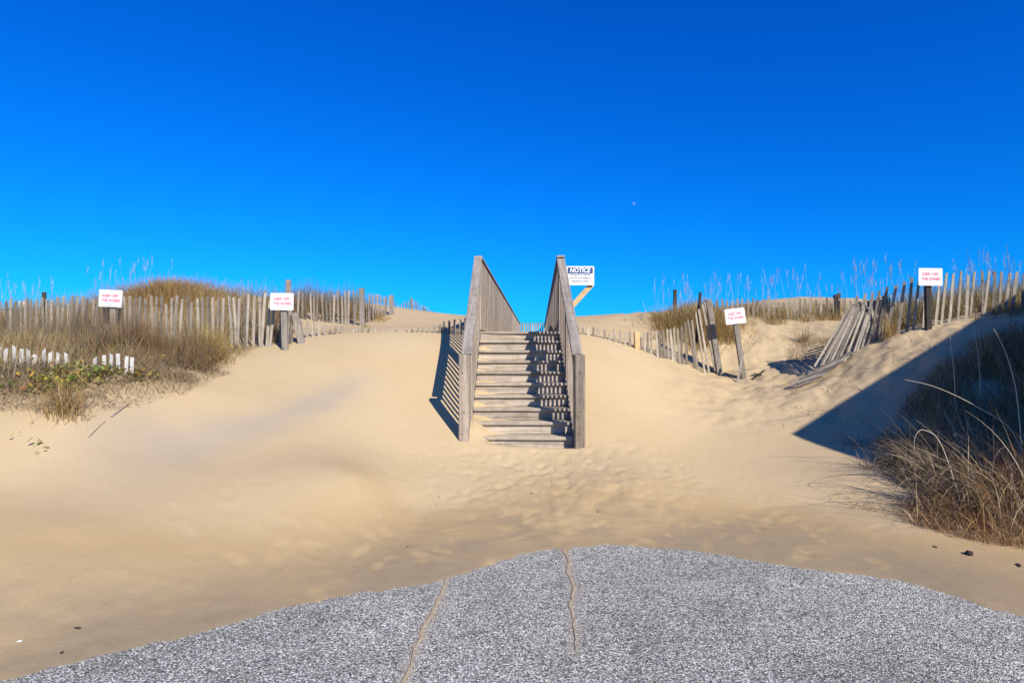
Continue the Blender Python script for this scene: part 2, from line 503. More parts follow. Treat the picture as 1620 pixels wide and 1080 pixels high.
def height(X, Y, detail=True, aux=False):
    X = np.asarray(X, float); Y = np.asarray(Y, float)
    z = tps(X, Y)
    far = sstep(np.hypot(X, Y - 8), 40, 90)
    z = z * (1 - far) + (-0.05) * far
    z = z + (fbm(X * 0.9, Y * 0.9, 3) - 0.5) * 0.035 * sstep(Y, 5.2, 7)
    s = (Y - edge_y(X)) * 0.9 + (fbm(X * 2.2, Y * 2.2, 5) - 0.5) * 0.10 + (fbm(X * 11, Y * 11, 7, 2) - 0.5) * 0.09
    base = np.where(s > 0, 0.055 * s, 0.12 * s)
    w = sstep(s, 0.1, 1.3)
    z = base * (1 - w) + np.maximum(z, 0.045 * s) * w
    z = np.where(s < 0, np.maximum(base, -0.14), z)
    # sand lies in and under the flight of stairs
    inx = np.abs(X - STX)
    t = np.clip((X - (STX - HALF)) / (2 * HALF), 0, 1)
    notch = nose_z(Y) - 0.10 - 0.035 * sstep(Y, 8.7, 9.3) - 0.10 * sstep(t, 0.0, 0.38)
    low = 1 - sstep(Y, 7.75, 8.5)
    notch = notch + low * 0.17 * (1 - sstep(t, 0.0, 0.27))
    notch = notch + (fbm(X * 3 + 5, Y * 2.3, 83, 2) - 0.5) * 0.11 * (1 - sstep(t, 0.25, 0.5))
    foot = sstep(Y, 7.55, 7.85)
    inside = (1 - sstep(inx, HALF + 0.02, HALF + 0.10)) * foot
    cap = np.where(Y > Y1, Z1 - 0.16, notch)
    z = np.where(inside > 0, z * (1 - inside) + np.minimum(np.maximum(cap, 0.3), z + 0.2) * inside, z)
    # beyond the top step the boardwalk corridor is kept clear
    wx = X - (WALK_S.x + (Y - WALK_S.y) * WALK_DIR.x / WALK_DIR.y)
    cor = (1 - sstep(np.abs(wx), 0.62, 0.85)) * sstep(Y, 10.0, 10.3) * (1 - sstep(Y, 33, 36))
    z = z * (1 - cor) + np.minimum(z, 1.82) * cor
    tramp = np.exp(-((X - 0.6) / 1.5) ** 2) * sstep(Y, 5.0, 5.6) * (1 - sstep(Y, 7.4, 7.9))
    if detail:
        z = z + tramp * (fbm(X * 8, Y * 8, 21, 3) - 0.5) * 0.014
        pit = fbm(X * 15, Y * 13, 25, 2)
        z = z - tramp * sstep(Y, 5.9, 6.5) * sstep(pit, 0.58, 0.72) * 0.018
        rough = sstep(X, 1.5, 3.5) * sstep(Y, 7.5, 9)
        z = z + rough * (fbm(X * 3.2, Y * 3.2, 31, 4) - 0.5) * 0.14 * (1 - 0.5 * far)
        z = z + (fbm(X * 1.6 + Y * 0.8, Y * 4.5, 41, 2) - 0.5) * 0.004 * sstep(s, 0.1, 0.8)
    print_pale = np.zeros_like(z)
    if detail:
        for (fx, fy, fa, fd, fs) in FOOT:
            m = (np.abs(X - fx) < 0.3) & (np.abs(Y - fy) < 0.3)
            if not m.any(): continue
            dx = X[m] - fx; dy = Y[m] - fy
            a = dx * math.cos(fa) + dy * math.sin(fa); b = -dx * math.sin(fa) + dy * math.cos(fa)
            q = np.sqrt((a / (0.055 * fs)) ** 2 + (b / (0.14 * fs)) ** 2)
            k = sstep(s[m], 0.05, 0.25)
            z[m] += k * (-fd * (1 - sstep(q, 0.4, 1.15)) + fd * 0.55 * np.exp(-((q - 1.45) / 0.3) ** 2))
            print_pale[m] = np.maximum(print_pale[m], (1 - sstep(q, 0.5, 1.5)) * random.uniform(0.2, 0.85) * sstep(fbm(X[m] * 13, Y[m] * 13, 91, 2), 0.30, 0.62))
    if aux:
        return z, s, print_pale, tramp
    return z

def axis(lo, hi, fine_lo, fine_hi, step, grow=1.13):
    a = list(np.arange(fine_lo, fine_hi + 1e-6, step))
    s = step; x = fine_hi
    while x < hi:
        s *= grow; x += s; a.append(x)
    s = step; x = fine_lo; pre = []
    while x > lo:
        s *= grow; x -= s; pre.append(x)
    return np.array(pre[::-1] + a)

gx = axis(-700, 700, -6.2, 7.0, 0.034, 1.09)
gy = axis(-600, 900, 2.6, 11.6, 0.034, 1.07)
GX, GY = np.meshgrid(gx, gy)
GZ, GS, GPALE, GTR = height(GX, GY, True, True)
nx, ny = len(gx), len(gy)
def fast_mesh(name, co, quads, mat, smooth=True):
    me = bpy.data.meshes.new(name)
    nv, nf = len(co), len(quads)
    k = quads.shape[1]
    me.vertices.add(nv); me.vertices.foreach_set('co', co.astype(np.float32).ravel())
    me.loops.add(nf * k); me.loops.foreach_set('vertex_index', quads.astype(np.int32).ravel())
    me.polygons.add(nf)
    me.polygons.foreach_set('loop_start', np.arange(0, nf * k, k, dtype=np.int32))
    me.polygons.foreach_set('loop_total', np.full(nf, k, dtype=np.int32))
    me.update(calc_edges=True)
    me.validate()
    me.polygons.foreach_set('use_smooth', np.full(nf, smooth))
    me.materials.append(mat)
    return me
idx = np.arange(nx * ny).reshape(ny, nx)
quads = np.stack([idx[:-1, :-1], idx[:-1, 1:], idx[1:, 1:], idx[1:, :-1]], -1).reshape(-1, 4)
me = fast_mesh('sand_dunes', np.stack([GX, GY, GZ], -1).reshape(-1, 3), quads, M_SAND)
# packed, dirty sand low on the drift, dry loose sand above; pale where feet turned it over
dn = fbm(GX * 0.7, GY * 0.7, 51, 4) - 0.5
damp = 1 - sstep(GS + dn * 0.9, 0.25, 2.3)
damp *= 0.75 + 0.25 * sstep(fbm(GX * 1.4, GY * 3.0, 57, 3), 0.2, 0.55)
damp = np.maximum(damp, 0.0) * (1 - 0.75 * GPALE) * (1 - 0.45 * GTR * sstep(fbm(GX * 4, GY * 4, 61, 3), 0.45, 0.65))
at = me.attributes.new('damp', 'FLOAT', 'POINT'); at.data.foreach_set('value', damp.astype(np.float32).ravel())
# grey streak along the left drift, blended into the sand colour
sa, sb = P(600, 588, 9.0), P(60, 760, 5.3)
ta = ((GX - sa.x) * (sb.x - sa.x) + (GY - sa.y) * (sb.y - sa.y)) / ((sb.x - sa.x) ** 2 + (sb.y - sa.y) ** 2)
da = np.hypot(GX - sa.x - ta * (sb.x - sa.x), GY - sa.y - ta * (sb.y - sa.y)) + (fbm(GX * 1.2, GY * 1.2, 71) - 0.5) * 0.5
streak = np.exp(-(da / (0.22 + 0.35 * np.clip(ta, 0, 1))) ** 2) * sstep(ta, -0.05, 0.2) * (1 - sstep(ta, 0.7, 1.1)) * 0.55
at = me.attributes.new('streak', 'FLOAT', 'POINT'); at.data.foreach_set('value', streak.astype(np.float32).ravel())
dunes = obj('sand_dunes', me)
tag(dunes, kind='structure')

def hz(x, y):
    return float(height(np.array([[x]]), np.array([[y]]), False)[0, 0])
def hzs(x, y):
    return height(np.asarray(x)[None], np.asarray(y)[None], False)[0]

# asphalt lot
ax = axis(-60, 60, -5, 5, 0.03, 1.25); ay = axis(-80, 7.0, 2.6, 5.4, 0.03, 1.25)
ay = ay[ay <= 6.8]
AX, AY = np.meshgrid(ax, ay)
AZ = np.zeros_like(AX) - 0.002
idx = np.arange(AX.size).reshape(AX.shape)
quads = np.stack([idx[:-1, :-1], idx[:-1, 1:], idx[1:, 1:], idx[1:, :-1]], -1).reshape(-1, 4)
me = fast_mesh('asphalt_lot', np.stack([AX, AY, AZ], -1).reshape(-1, 3), quads, M_ASPH)
dust = 0.13 * (1 - sstep(edge_y(AX) - AY, -0.05, 0.22)) + 0.06 * fbm(AX, AY, 9)
CRACKS = (([(886, 862), (897, 880), (900, 905), (908, 930), (905, 960), (908, 1000), (906, 1030)], 0.024, 0.005, 1),
          ([(908, 930), (945, 927), (1000, 926), (1060, 925), (1130, 922)], 0.006, 0.003, 2),
          ([(704, 916), (700, 938), (686, 968), (668, 1003), (652, 1040), (640, 1080), (628, 1120)], 0.012, 0.017, 3))
for pix, w0, w1, sd in CRACKS:                      # sand spilled along the cracks
    g = [ground_hit(*p) for p in pix]
    dd = np.full(AX.shape, 9.0)
    for (x0, y0), (x1, y1) in zip(g[:-1], g[1:]):
        tt = np.clip(((AX - x0) * (x1 - x0) + (AY - y0) * (y1 - y0)) / ((x1 - x0) ** 2 + (y1 - y0) ** 2), 0, 1)
        dd = np.minimum(dd, np.hypot(AX - x0 - tt * (x1 - x0), AY - y0 - tt * (y1 - y0)))
    dust = np.maximum(dust, (0.20 if sd != 2 else 0.19) * np.exp(-(dd / (0.02 + 2.2 * (w0 + w1) / 2)) ** 2) + 0.03)
at = me.attributes.new('dust', 'FLOAT', 'POINT'); at.data.foreach_set('value', dust.astype(np.float32).ravel())
lot = obj('asphalt_lot', me); tag(lot, kind='structure')

def crack(pix, w0, w1, seed):
    rnd = random.Random(seed)
    pts = [Vector((*ground_hit(*p), 0)) for p in pix]
    fine = []
    for a, b in zip(pts[:-1], pts[1:]):
        n = max(2, int((b - a).length / 0.025))
        for i in range(n): fine.append(a.lerp(b, i / n))
    fine.append(pts[-1])
    V, F = [], []
    off = 0
    for i, p in enumerate(fine):
        d = (fine[min(i + 1, len(fine) - 1)] - fine[max(i - 1, 0)]).normalized()
        s = Vector((d.y, -d.x, 0))
        off = off * 0.8 + rnd.uniform(-0.008, 0.008)
        w = (w0 + (w1 - w0) * i / len(fine)) * rnd.uniform(0.3, 1.2) * (0.25 + 1.1 * float(vnoise(np.array([i * 0.17 + seed * 9.1]), np.array([0.5]), 8)[0]))
        c = p + s * off
        V += [c - s * w + Vector((0, 0, 0.001)), c + Vector((0, 0, 0.006)), c + s * w + Vector((0, 0, 0.001))]
    for i in range(len(fine) - 1):
        a = i * 3
        if seed == 2 and vnoise(np.array([i * 0.3]), np.array([2.5]), 4)[0] < 0.5: continue
        F += [(a, a + 1, a + 4, a + 3), (a + 1, a + 2, a + 5, a + 4)]
    me_c = mesh_from('sand_filled_crack', V, F, M_SAND, True)
    at_s = me_c.attributes.new('streak', 'FLOAT', 'POINT'); at_s.data.foreach_set('value', np.full(len(V), 0.35, np.float32))
    at_c = me_c.attributes.new('damp', 'FLOAT', 'POINT'); at_c.data.foreach_set('value', np.full(len(V), 0.15, np.float32))
    return me_c
for pix, w0, w1, sd in (CRACKS[0], CRACKS[2]):
    obj('sand_filled_crack', crack(pix, w0, w1, sd), lot)

# ------------------------------------------------------------------ stairs and boardwalk
def build_stairs():
    root = empty('beach_stairway', (STX, 7.65, hz(STX, 7.6)))
    tag(root, 'weathered wooden stairs with picket railings climbing over the sand dune', 'stairs')
    inv = Matrix.Translation(-root.location)
    def part(name, me, mw=None, parent=None):
        o = bpy.data.objects.new(name, me)
        link(o, parent or root)
        o.matrix_local = (inv @ (mw or Matrix())) if parent is None else (mw or Matrix())
        return o
    Wd = 2 * HALF
    for i in range(NT):
        y = Y1 - i * RUN; z = Z1 - i * RISE
        tl = random.uniform(-0.006, 0.006)
        # two planks per tread, rounded nosing in front
        if i > 0:
            for k, (dy, dpt) in enumerate(((0.068, 0.138), (0.212, 0.138))):
                me_t = box_mesh('tread_plank', Wd, dpt, 0.04, M_TREAD, 0.008, jitter=0.002)
                part('tread_plank', me_t, Matrix.Translation((STX, y + dy, z - 0.02)) @ Matrix.Rotation(tl * 0.5, 4, 'Y'))
        me_r = box_mesh('riser', Wd - 0.006, 0.022, RISE - 0.044, M_RISER, 0.002)
        part('riser', me_r, Matrix.Translation((STX, y + 0.05, z - 0.042 - (RISE - 0.044) / 2)))
    # stringers
    for s in (-1, 1):
        a = Vector((STX + s * (HALF + 0.022), 7.62, nose_z(7.62) - 0.16)); b = Vector((STX + s * (HALF + 0.022), 10.3, nose_z(10.3) - 0.16))
        part('stringer', *board('stringer', a, b, 0.038, 0.26, M_RAILY))
    RX = 0.705
    CAP0, CAP1 = 1.60, 3.30                       # cap heights at the lower and upper posts
    YA, YB = 7.66, 10.36
    def cap_z(Y): return CAP0 + (Y - YA) * (CAP1 - CAP0) / (YB - YA)
    for s in (-1, 1):
        X = STX + s * RX
        # newel: two planks side by side, eased top
        for (Y, top, w) in ((7.62, 1.61, 0.13), (8.98, cap_z(8.98) - 0.06, 0.09), (YB, CAP1 - 0.035, 0.10)):
            zb = hz(X + s * 0.15, Y) - 0.5
            me_p = box_mesh('post', w, 0.09, top - zb, M_RAILZ, 0.012)
            part('post', me_p, Matrix.Translation((X + s * 0.02, Y, (top + zb) / 2)))
        for zz in (0.62, 0.9, 1.38):
            part('bolt', box_mesh('bolt', 0.016, 0.008, 0.016, M_WIRE, 0.003), Matrix.Translation((X + s * 0.02 + random.uniform(-0.02, 0.02), 7.62 - 0.048, zz)))
        # sloped cap board, and the rail carrying the pickets under it
        part('cap_rail', *board('cap_rail', (X, YA + 0.05, cap_z(YA + 0.05) - 0.02), (X, YB + 0.02, CAP1 - 0.02), 0.135, 0.038, M_RAILY))
        xo = X - s * 0.045
        part('upper_rail', *board('upper_rail', (X, YA + 0.06, cap_z(YA + 0.06) - 0.115), (X, YB, CAP1 - 0.115), 0.036, 0.085, M_RAILY))
        Y = 7.76
        while Y < 10.30:
            top = cap_z(Y) - 0.045; bot = nose_z(Y) - 0.04
            me_k = box_mesh('picket', 0.014, 0.036, top - bot, M_RAILZ)
            part('picket', me_k, Matrix.Translation((X - s * 0.03, Y, (top + bot) / 2)) @ Matrix.Rotation(random.uniform(-0.012, 0.012), 4, 'X'))
            Y += 0.106
    # level boardwalk
    ang = -math.atan2(WALK_DIR.x, WALK_DIR.y)
    BW = Matrix.Translation(WALK_S) @ Matrix.Rotation(ang, 4, 'Z')     # local y runs along the walk
    LEN = 21.6
    for s in (-1, 1):
        X = s * RX
        pick = box_mesh('picket', 0.02, 0.06, 1.20, M_RAILZ)
        rest = []
        n = int((LEN - 0.1) / 0.1)
        for k in range(n):
            y = 0.08 + k * 0.1
            mw = BW @ Matrix.Translation((X - s * 0.03, y, 3.30 - 0.045 - 0.60 + random.uniform(-0.008, 0.004)))
            if k < 120: part('picket', pick, mw)
            else: rest.append(mw)
        V, F = [], []
        for mw in rest:
            b0 = len(V)
            for v in pick.vertices: V.append(inv @ mw @ v.co)
            for p in pick.polygons: F.append(tuple(b0 + q for q in p.vertices))
        o = obj('far_pickets', mesh_from('far_pickets', V, F, M_RAILZ), root); o['kind'] = 'stuff'
        part('cap_rail', beam_mesh('cap_rail', (X, -0.05, 3.281), (X, LEN, 3.281), 0.135, 0.036, M_RAILY), BW)
        part('upper_rail', beam_mesh('upper_rail', (X, 0.05, 3.19), (X, LEN, 3.19), 0.036, 0.085, M_RAILY), BW)
        part('lower_rail', beam_mesh('lower_rail', (X, 0.05, 2.14), (X, LEN, 2.14), 0.036, 0.085, M_RAILY), BW)
        for k in range(1, 10):
            part('post', box_mesh('post', 0.09, 0.09, 3.0, M_RAILZ, 0.006), BW @ Matrix.Translation((X + s * 0.065, k * 2.4, 1.76)))
    for k in range(int(LEN / 0.146)):
        if k < 40:
            part('deck_plank', box_mesh('deck_plank', 1.36, 0.138, 0.04, M_TREAD, 0.004), BW @ Matrix.Translation((0, -0.18 + k * 0.146, Z1 - 0.022)))
    o = part('far_deck', box_mesh('far_deck', 1.36, LEN - 5.7, 0.04, M_TREAD), BW @ Matrix.Translation((0, 5.65 + (LEN - 5.7) / 2, Z1 - 0.022)))
    # railing across the far end
    part('end_rail', beam_mesh('end_rail', (-0.68, LEN + 0.06, 3.27), (0.68, LEN + 0.06, 3.27), 0.1, 0.036, M_RAILY), BW)
    for k in range(13):
        part('end_picket', box_mesh('end_picket', 0.055, 0.02, 1.2, M_RAILZ), BW @ Matrix.Translation((-0.63 + k * 0.105, LEN + 0.04, 2.645)))
    return root
stairs = build_stairs()

# ------------------------------------------------------------------ signs
def text_mesh(name, body, size, mat, shear=0.0, bold=0.0, extrude=0.0015, width=None):
    cu = bpy.data.curves.new(name, 'FONT')
    cu.body = body
    cu.size = size
    cu.align_x = 'CENTER'; cu.align_y = 'CENTER'
    cu.shear = shear
    cu.offset = bold
    cu.extrude = extrude
    cu.resolution_u = 3
    o = bpy.data.objects.new(name, cu)
    COL.objects.link(o)
    dg = bpy.context.evaluated_depsgraph_get()
    me = bpy.data.meshes.new_from_object(o.evaluated_get(dg))
    bpy.data.objects.remove(o)
    bpy.data.curves.remove(cu)
    me.materials.clear(); me.materials.append(mat)
    xs = [v.co.x for v in me.vertices]
    w = max(xs) - min(xs); cx = (max(xs) + min(xs)) / 2
    k = (width / w) if width else 1
    for v in me.vertices:
        v.co = Vector(((v.co.x - cx) * k, -v.co.z, v.co.y))      # stands in the xz plane, faces -y
    me.name = name
    return me

def rounded_board(name, w, h, t, mat, r=0.012):
    bm = bmesh.new()
    vs_ = []
    for cx, cz, a0 in ((w / 2 - r, h / 2 - r, 0), (-w / 2 + r, h / 2 - r, 90), (-w / 2 + r, -h / 2 + r, 180), (w / 2 - r, -h / 2 + r, 270)):
        for k in range(4):
            a = rad(a0 + 30 * k)
            vs_.append(bm.verts.new((cx + r * math.cos(a), -t / 2, cz + r * math.sin(a))))
    f = bm.faces.new(vs_)
    r_ = bmesh.ops.extrude_face_region(bm, geom=[f])
    for g in r_['geom']:
        if isinstance(g, bmesh.types.BMVert): g.co.y += t
    bmesh.ops.recalc_face_normals(bm, faces=bm.faces[:])
    me = bpy.data.meshes.new(name); bm.to_mesh(me); bm.free()
    me.materials.append(mat)
    return me

KO1 = text_mesh('lettering', 'KEEP OFF', 0.058, M_RED, bold=0.0022, width=0.245)
KO2 = text_mesh('lettering', 'THE DUNES', 0.058, M_RED, bold=0.0022, width=0.285)
def keep_off(px, py, Y, roll, base_px, base_py, pw, mat_post, label, w=0.365, h=0.268, yaw=0.0, text=True, post_top=0.08):
    c = P(px, py, Y)
    b = P(base_px, base_py, Y + 0.03)
    zb = hz(b.x, b.y)
    root = empty('warning_sign', (b.x, b.y, zb))
    tag(root, label, 'sign', 'keep off the dunes signs')
    inv = Matrix.Translation(-root.location)
    mw = inv @ Matrix.Translation(c) @ Matrix.Rotation(yaw, 4, 'Z') @ Matrix.Rotation(roll, 4, 'Y')
    board = obj('sign_board', rounded_board('sign_board', w, h, 0.006, M_SIGN), root, mw=mw)
    if text:
        obj('lettering', KO1, board, mw=Matrix.Translation((-0.004, -0.0045, 0.040)))
        obj('lettering', KO2, board, mw=Matrix.Translation((0.004, -0.0045, -0.032)))
    for sx in (0,):
        for sz in (0.1, -0.1):
            obj('bolt', box_mesh('bolt', 0.012, 0.006, 0.012, M_WIRE, 0.003), board, mw=Matrix.Translation((0, -0.005, sz)))
    top = c + Vector((0, 0.03 + pw * 0.4, post_top))
    bot = Vector((b.x, b.y + pw * 0.4, zb - 0.45))
    d = (bot - top); 
    top2 = top
    obj('post', beam_mesh('post', inv @ top2, inv @ bot, pw, pw * 0.75, mat_post, up=(0, 1, 0)), root)
    return root

keep_off(175, 472, 9.45, rad(2.5), 180, 548, 0.075, M_POST, 'red and white keep off the dunes sign standing in brown brush at the left')
keep_off(446, 477, 9.50, rad(0.5), 452, 552, 0.09, M_POST, 'red and white sign where the left picket fence meets the sand drift')
keep_off(1163, 500, 10.6, rad(-6.5), 1183, 592, 0.085, M_POST, 'tilted pinkish keep off sign on leaning post beside broken slats', w=0.36, h=0.27, yaw=rad(4))
keep_off(1472, 438, 9.25, rad(0.8), 1471, 518, 0.085, M_DARKPOST, 'keep off sign on dark post, rightmost, in front of the tall fence')
keep_off(37, 481, 21.0, rad(-1), 37, 500, 0.07, M_DARKPOST, 'tiny distant white sign behind the fence at the far left', text=False, w=0.30, h=0.21)

def notice():
    Y = 10.32
    a, b = P(896, 421, Y), P(940, 451, Y)
    c = (a + b) / 2
    w, h = b.x - a.x, a.z - b.z
    root = empty('notice_sign', (c.x, c.y, c.z - h / 2))
    tag(root, 'blue and white notice sign braced to the right stair post', 'sign')
    inv = Matrix.Translation(-root.location)
    board = obj('sign_board', rounded_board('sign_board', w, h, 0.006, M_SIGN, 0.015), root, mw=inv @ Matrix.Translation(c))
    bw, bh = w * 0.90, h * 0.325
    band = obj('blue_band', rounded_board('blue_band', bw, bh, 0.004, M_BLUE, 0.006), board, mw=Matrix.Translation((0, -0.004, h * 0.27)))
    obj('heading', text_mesh('heading', 'NOTICE', h * 0.34, M_SIGN, shear=0.22, bold=0.004, width=bw * 0.84), band, mw=Matrix.Translation((0, -0.0036, 0.0)))
    for k, (t, ww) in enumerate((('WALKWAY USE BY', 0.76), ('SOUTH OWNERS &', 0.78), ('TENANTS ONLY', 0.66))):
        obj('lettering', text_mesh('lettering', t, h * 0.135, M_INK, bold=0.0006, width=w * ww), board, mw=Matrix.Translation((0, -0.0045, h * (0.035 - 0.165 * k))))
    # new timber brace and backing block
    p0 = P(897, 493, Y + 0.07); p1 = P(937, 449, Y + 0.07)
    obj('brace', beam_mesh('brace', inv @ p0, inv @ p1, 0.036, 0.088, M_NEWWOOD, up=(1, 0, 0.6), bevel=0.003), root)
    q0 = P(884, 436, Y + 0.03); q1 = P(936, 436, Y + 0.03)
    obj('backing_board', beam_mesh('backing_board', inv @ q0, inv @ q1, 0.02, 0.09, M_NEWWOOD, bevel=0.003), root)
    return root
notice()

# ------------------------------------------------------------------ sand fences
def slat_mesh(name, L, mat, kind):
    w, t = 0.042, 0.009
    top = {0: (0, 0), 1: (0.012, -0.014), 2: (-0.02, 0.006)}[kind]
    V = []
    for z, ww in ((-L, 1.0), (-L * 0.5, 1.05), (-0.03, 0.95)):
        V += [(-w / 2 * ww, -t / 2, z), (w / 2 * ww, -t / 2, z), (w / 2 * ww, t / 2, z), (-w / 2 * ww, t / 2, z)]
    V += [(-w / 2 * 0.9, -t / 2, top[0]), (w / 2 * 0.9, -t / 2, top[1]), (w / 2 * 0.9, t / 2, top[1]), (-w / 2 * 0.9, t / 2, top[0])]
    F = [(0, 3, 2, 1)]
    for r in range(3):
        b = r * 4
        for k in range(4): F.append((b + k, b + (k + 1) % 4, b + 4 + (k + 1) % 4, b + 4 + k))
    F.append((12, 13, 14, 15))
    return mesh_from(name, V, F, mat)
SLATS = {m.name: [slat_mesh('slat', 1.22, m, k) for k in range(3)] for m in (M_SLAT, M_SLATW)}

def path_points(tops, pitch):
    """Slat tops every pitch metres along a line of (px,py,Y,lean) stations."""
    st = [(P(a, b, c), ln) for a, b, c, ln in tops]
    out = []; carry = 0.0
    for (p, l0), (q, l1) in zip(st[:-1], st[1:]):
        h = Vector((q.x - p.x, q.y - p.y, 0)).length
        t = carry
        while t < h:
            f = t / h
            out.append((p.lerp(q, f), l0 + (l1 - l0) * f, math.atan2(q.y - p.y, q.x - p.x)))
            t += pitch
        carry = t - h
    return out

def fence(tops, label, pitch=0.084, mat=M_SLAT, jt=0.02, jl=0.03, posts=(), wires=(0.14, 0.52, 0.90), skip=0.0, seed=1, name='sand_fence', fwd=0.0):
    rnd = random.Random(seed)
    pp = path_points(tops, pitch)
    p0 = pp[len(pp) // 2][0]
    root = empty(name, (p0.x, p0.y, hz(p0.x, p0.y)))
    tag(root, label, 'fence', 'wood and wire sand fences')
    inv = Matrix.Translation(-root.location)
    kept = []
    for p, lean, yaw in pp:
        kept.append((p, lean))
        if rnd.random() < skip: continue
        c = p + Vector((rnd.uniform(-0.012, 0.012), rnd.uniform(-0.01, 0.01), rnd.uniform(-jt, jt) - (rnd.random() < 0.06) * jt * 3))
        mw = inv @ Matrix.Translation(c) @ Matrix.Rotation(yaw + rnd.uniform(-0.25, 0.25), 4, 'Z') @ Matrix.Rotation(lean + rnd.gauss(0, jl), 4, 'Y') @ Matrix.Rotation(fwd + rnd.gauss(0, 0.03), 4, 'X')
        obj('slat', rnd.choice(SLATS[mat.name]), root, mw=mw)
    for wz in wires:
        wp = [inv @ (p + Vector((-math.sin(l) * wz, 0.008 * (-1) ** i, -wz * math.cos(l) + rnd.uniform(-0.006, 0.006)))) for i, (p, l) in enumerate(kept)]
        obj('wire', tube_mesh('wire', wp, 0.0024, M_WIRE, 4), root)
    for (tx, ty, bx, by, Y, w, m) in posts:
        t = P(tx, ty, Y); b = P(bx, by, Y)
        d = (b - t).normalized()
        obj('post', beam_mesh('post', inv @ t, inv @ (b + d * 0.5), w, w, m, up=(0, 1, 0), bevel=0.008), root)
    return root

fence([(-90, 478, 9.8, 0), (0, 476, 9.8, 0), (60, 473, 9.8, 0.02), (100, 471, 9.8, 0.0), (180, 469, 9.8, 0.02), (300, 470, 9.8, 0.0),
       (380, 470, 9.8, -0.01), (425, 464, 9.8, 0.05), (444, 466, 9.85, 0.06), (462, 497, 9.9, 0.05), (470, 505, 9.95, 0.0)],
      'tall grey picket fence standing in the brush behind the two left signs', seed=3, jt=0.035,
      posts=((456, 443, 460, 560, 9.95, 0.075, M_POST), (70, 462, 70, 540, 9.9, 0.05, M_DARKPOST), (466, 495, 478, 545, 9.9, 0.10, M_POST)))
fence([(478, 506, 10.2, 0), (500, 509, 10.25, 0), (525, 515, 10.3, 0), (560, 519, 10.35, 0), (620, 522, 10.4, 0), (660, 520, 10.4, 0), (690, 514, 10.4, 0), (712, 506, 10.35, 0.0), (738, 503, 10.3, 0)],
      'row of nearly buried slat tips along the drift crest left of the stairs', pitch=0.092, seed=4, jt=0.02)
fence([(472, 462, 13.0, 0), (530, 461, 12.8, 0), (570, 462, 12.6, 0)], 'fence with brush behind it, running to a grey post on the left dune', seed=5, pitch=0.094, jt=0.03,
      posts=((572, 456, 573, 517, 12.6, 0.10, M_POST),))
fence([(580, 465, 13.2, 0), (600, 467, 14.6, 0), (617, 470, 15.4, 0)], 'short fence stretch higher up the left dune ending at a second grey post', seed=6, pitch=0.094, jt=0.03,
      posts=((619, 467, 620, 499, 15.5, 0.10, M_POST),))
fence([(626, 475, 18.5, 0), (655, 477, 19.2, 0), (676, 486, 20.5, 0), (690, 498, 21.0, 0)], 'faint far fence on the skyline of the left sand dune', seed=7, pitch=0.12, jt=0.05,
      posts=((651, 471, 651, 494, 19.2, 0.07, M_SLAT), (672, 488, 672, 501, 20.3, 0.06, M_DARKPOST)))
fence([(-60, 546, 6.85, 0), (5, 548, 6.85, 0), (60, 554, 6.85, 0), (110, 557, 6.85, 0)], 'bleached slat tips poking out of vines at the lower left edge', mat=M_SLATW, seed=8, jt=0.02, wires=(0.12,))
fence([(152, 560, 6.9, 0), (196, 561, 6.9, 0), (212, 564, 6.9, 0)], 'few bleached slat tips in brush below the leftmost sign post', mat=M_SLATW, seed=9, jt=0.015, wires=(0.12,))
fence([(898, 512, 10.35, 0), (930, 517, 10.4, 0), (960, 522, 10.45, 0), (1000, 524, 10.5, 0)], 'nearly buried slat tips on the crest right of the stairs', seed=10, pitch=0.092, jt=0.02,
      posts=((1007, 525, 1008, 552, 10.5, 0.09, M_NEWWOOD),))
fence([(1014, 526, 10.55, 0.0), (1050, 522, 10.7, -0.02), (1078, 514, 10.8, -0.08), (1098, 496, 10.9, -0.16), (1112, 482, 10.95, -0.2), (1120, 474, 11.0, -0.24)],
      'leaning fence panel sinking into sand right of the stairs', seed=12, pitch=0.074, jt=0.02,
      posts=((1120, 474, 1138, 592, 11.0, 0.10, M_POST), (1108, 462, 1105, 500, 11.2, 0.045, M_DARKPOST)))
fence([(1068, 486, 13.4, 0), (1140, 474, 13.4, 0), (1220, 471, 13.4, 0), (1280, 471, 13.4, 0), (1352, 473, 13.2, 0)], 'long back fence half hidden in golden grass on the right dune', seed=13, pitch=0.115, jt=0.04,
      posts=((1068, 458, 1068, 500, 13.5, 0.07, M_DARKPOST), (1321, 466, 1321, 500, 13.3, 0.06, M_DARKPOST), (1327, 464, 1326, 500, 13.3, 0.06, M_DARKPOST)))
fence([(1356, 470, 9.9, 0.16), (1400, 456, 9.7, 0.15), (1450, 438, 9.5, 0.13), (1480, 431, 9.5, 0.1), (1530, 430, 9.5, 0.08), (1580, 430, 9.5, 0.06), (1680, 424, 9.4, 0.04)],
      'tall fence leaning to the right behind the rightmost sign', seed=14, pitch=0.108, jt=0.025)

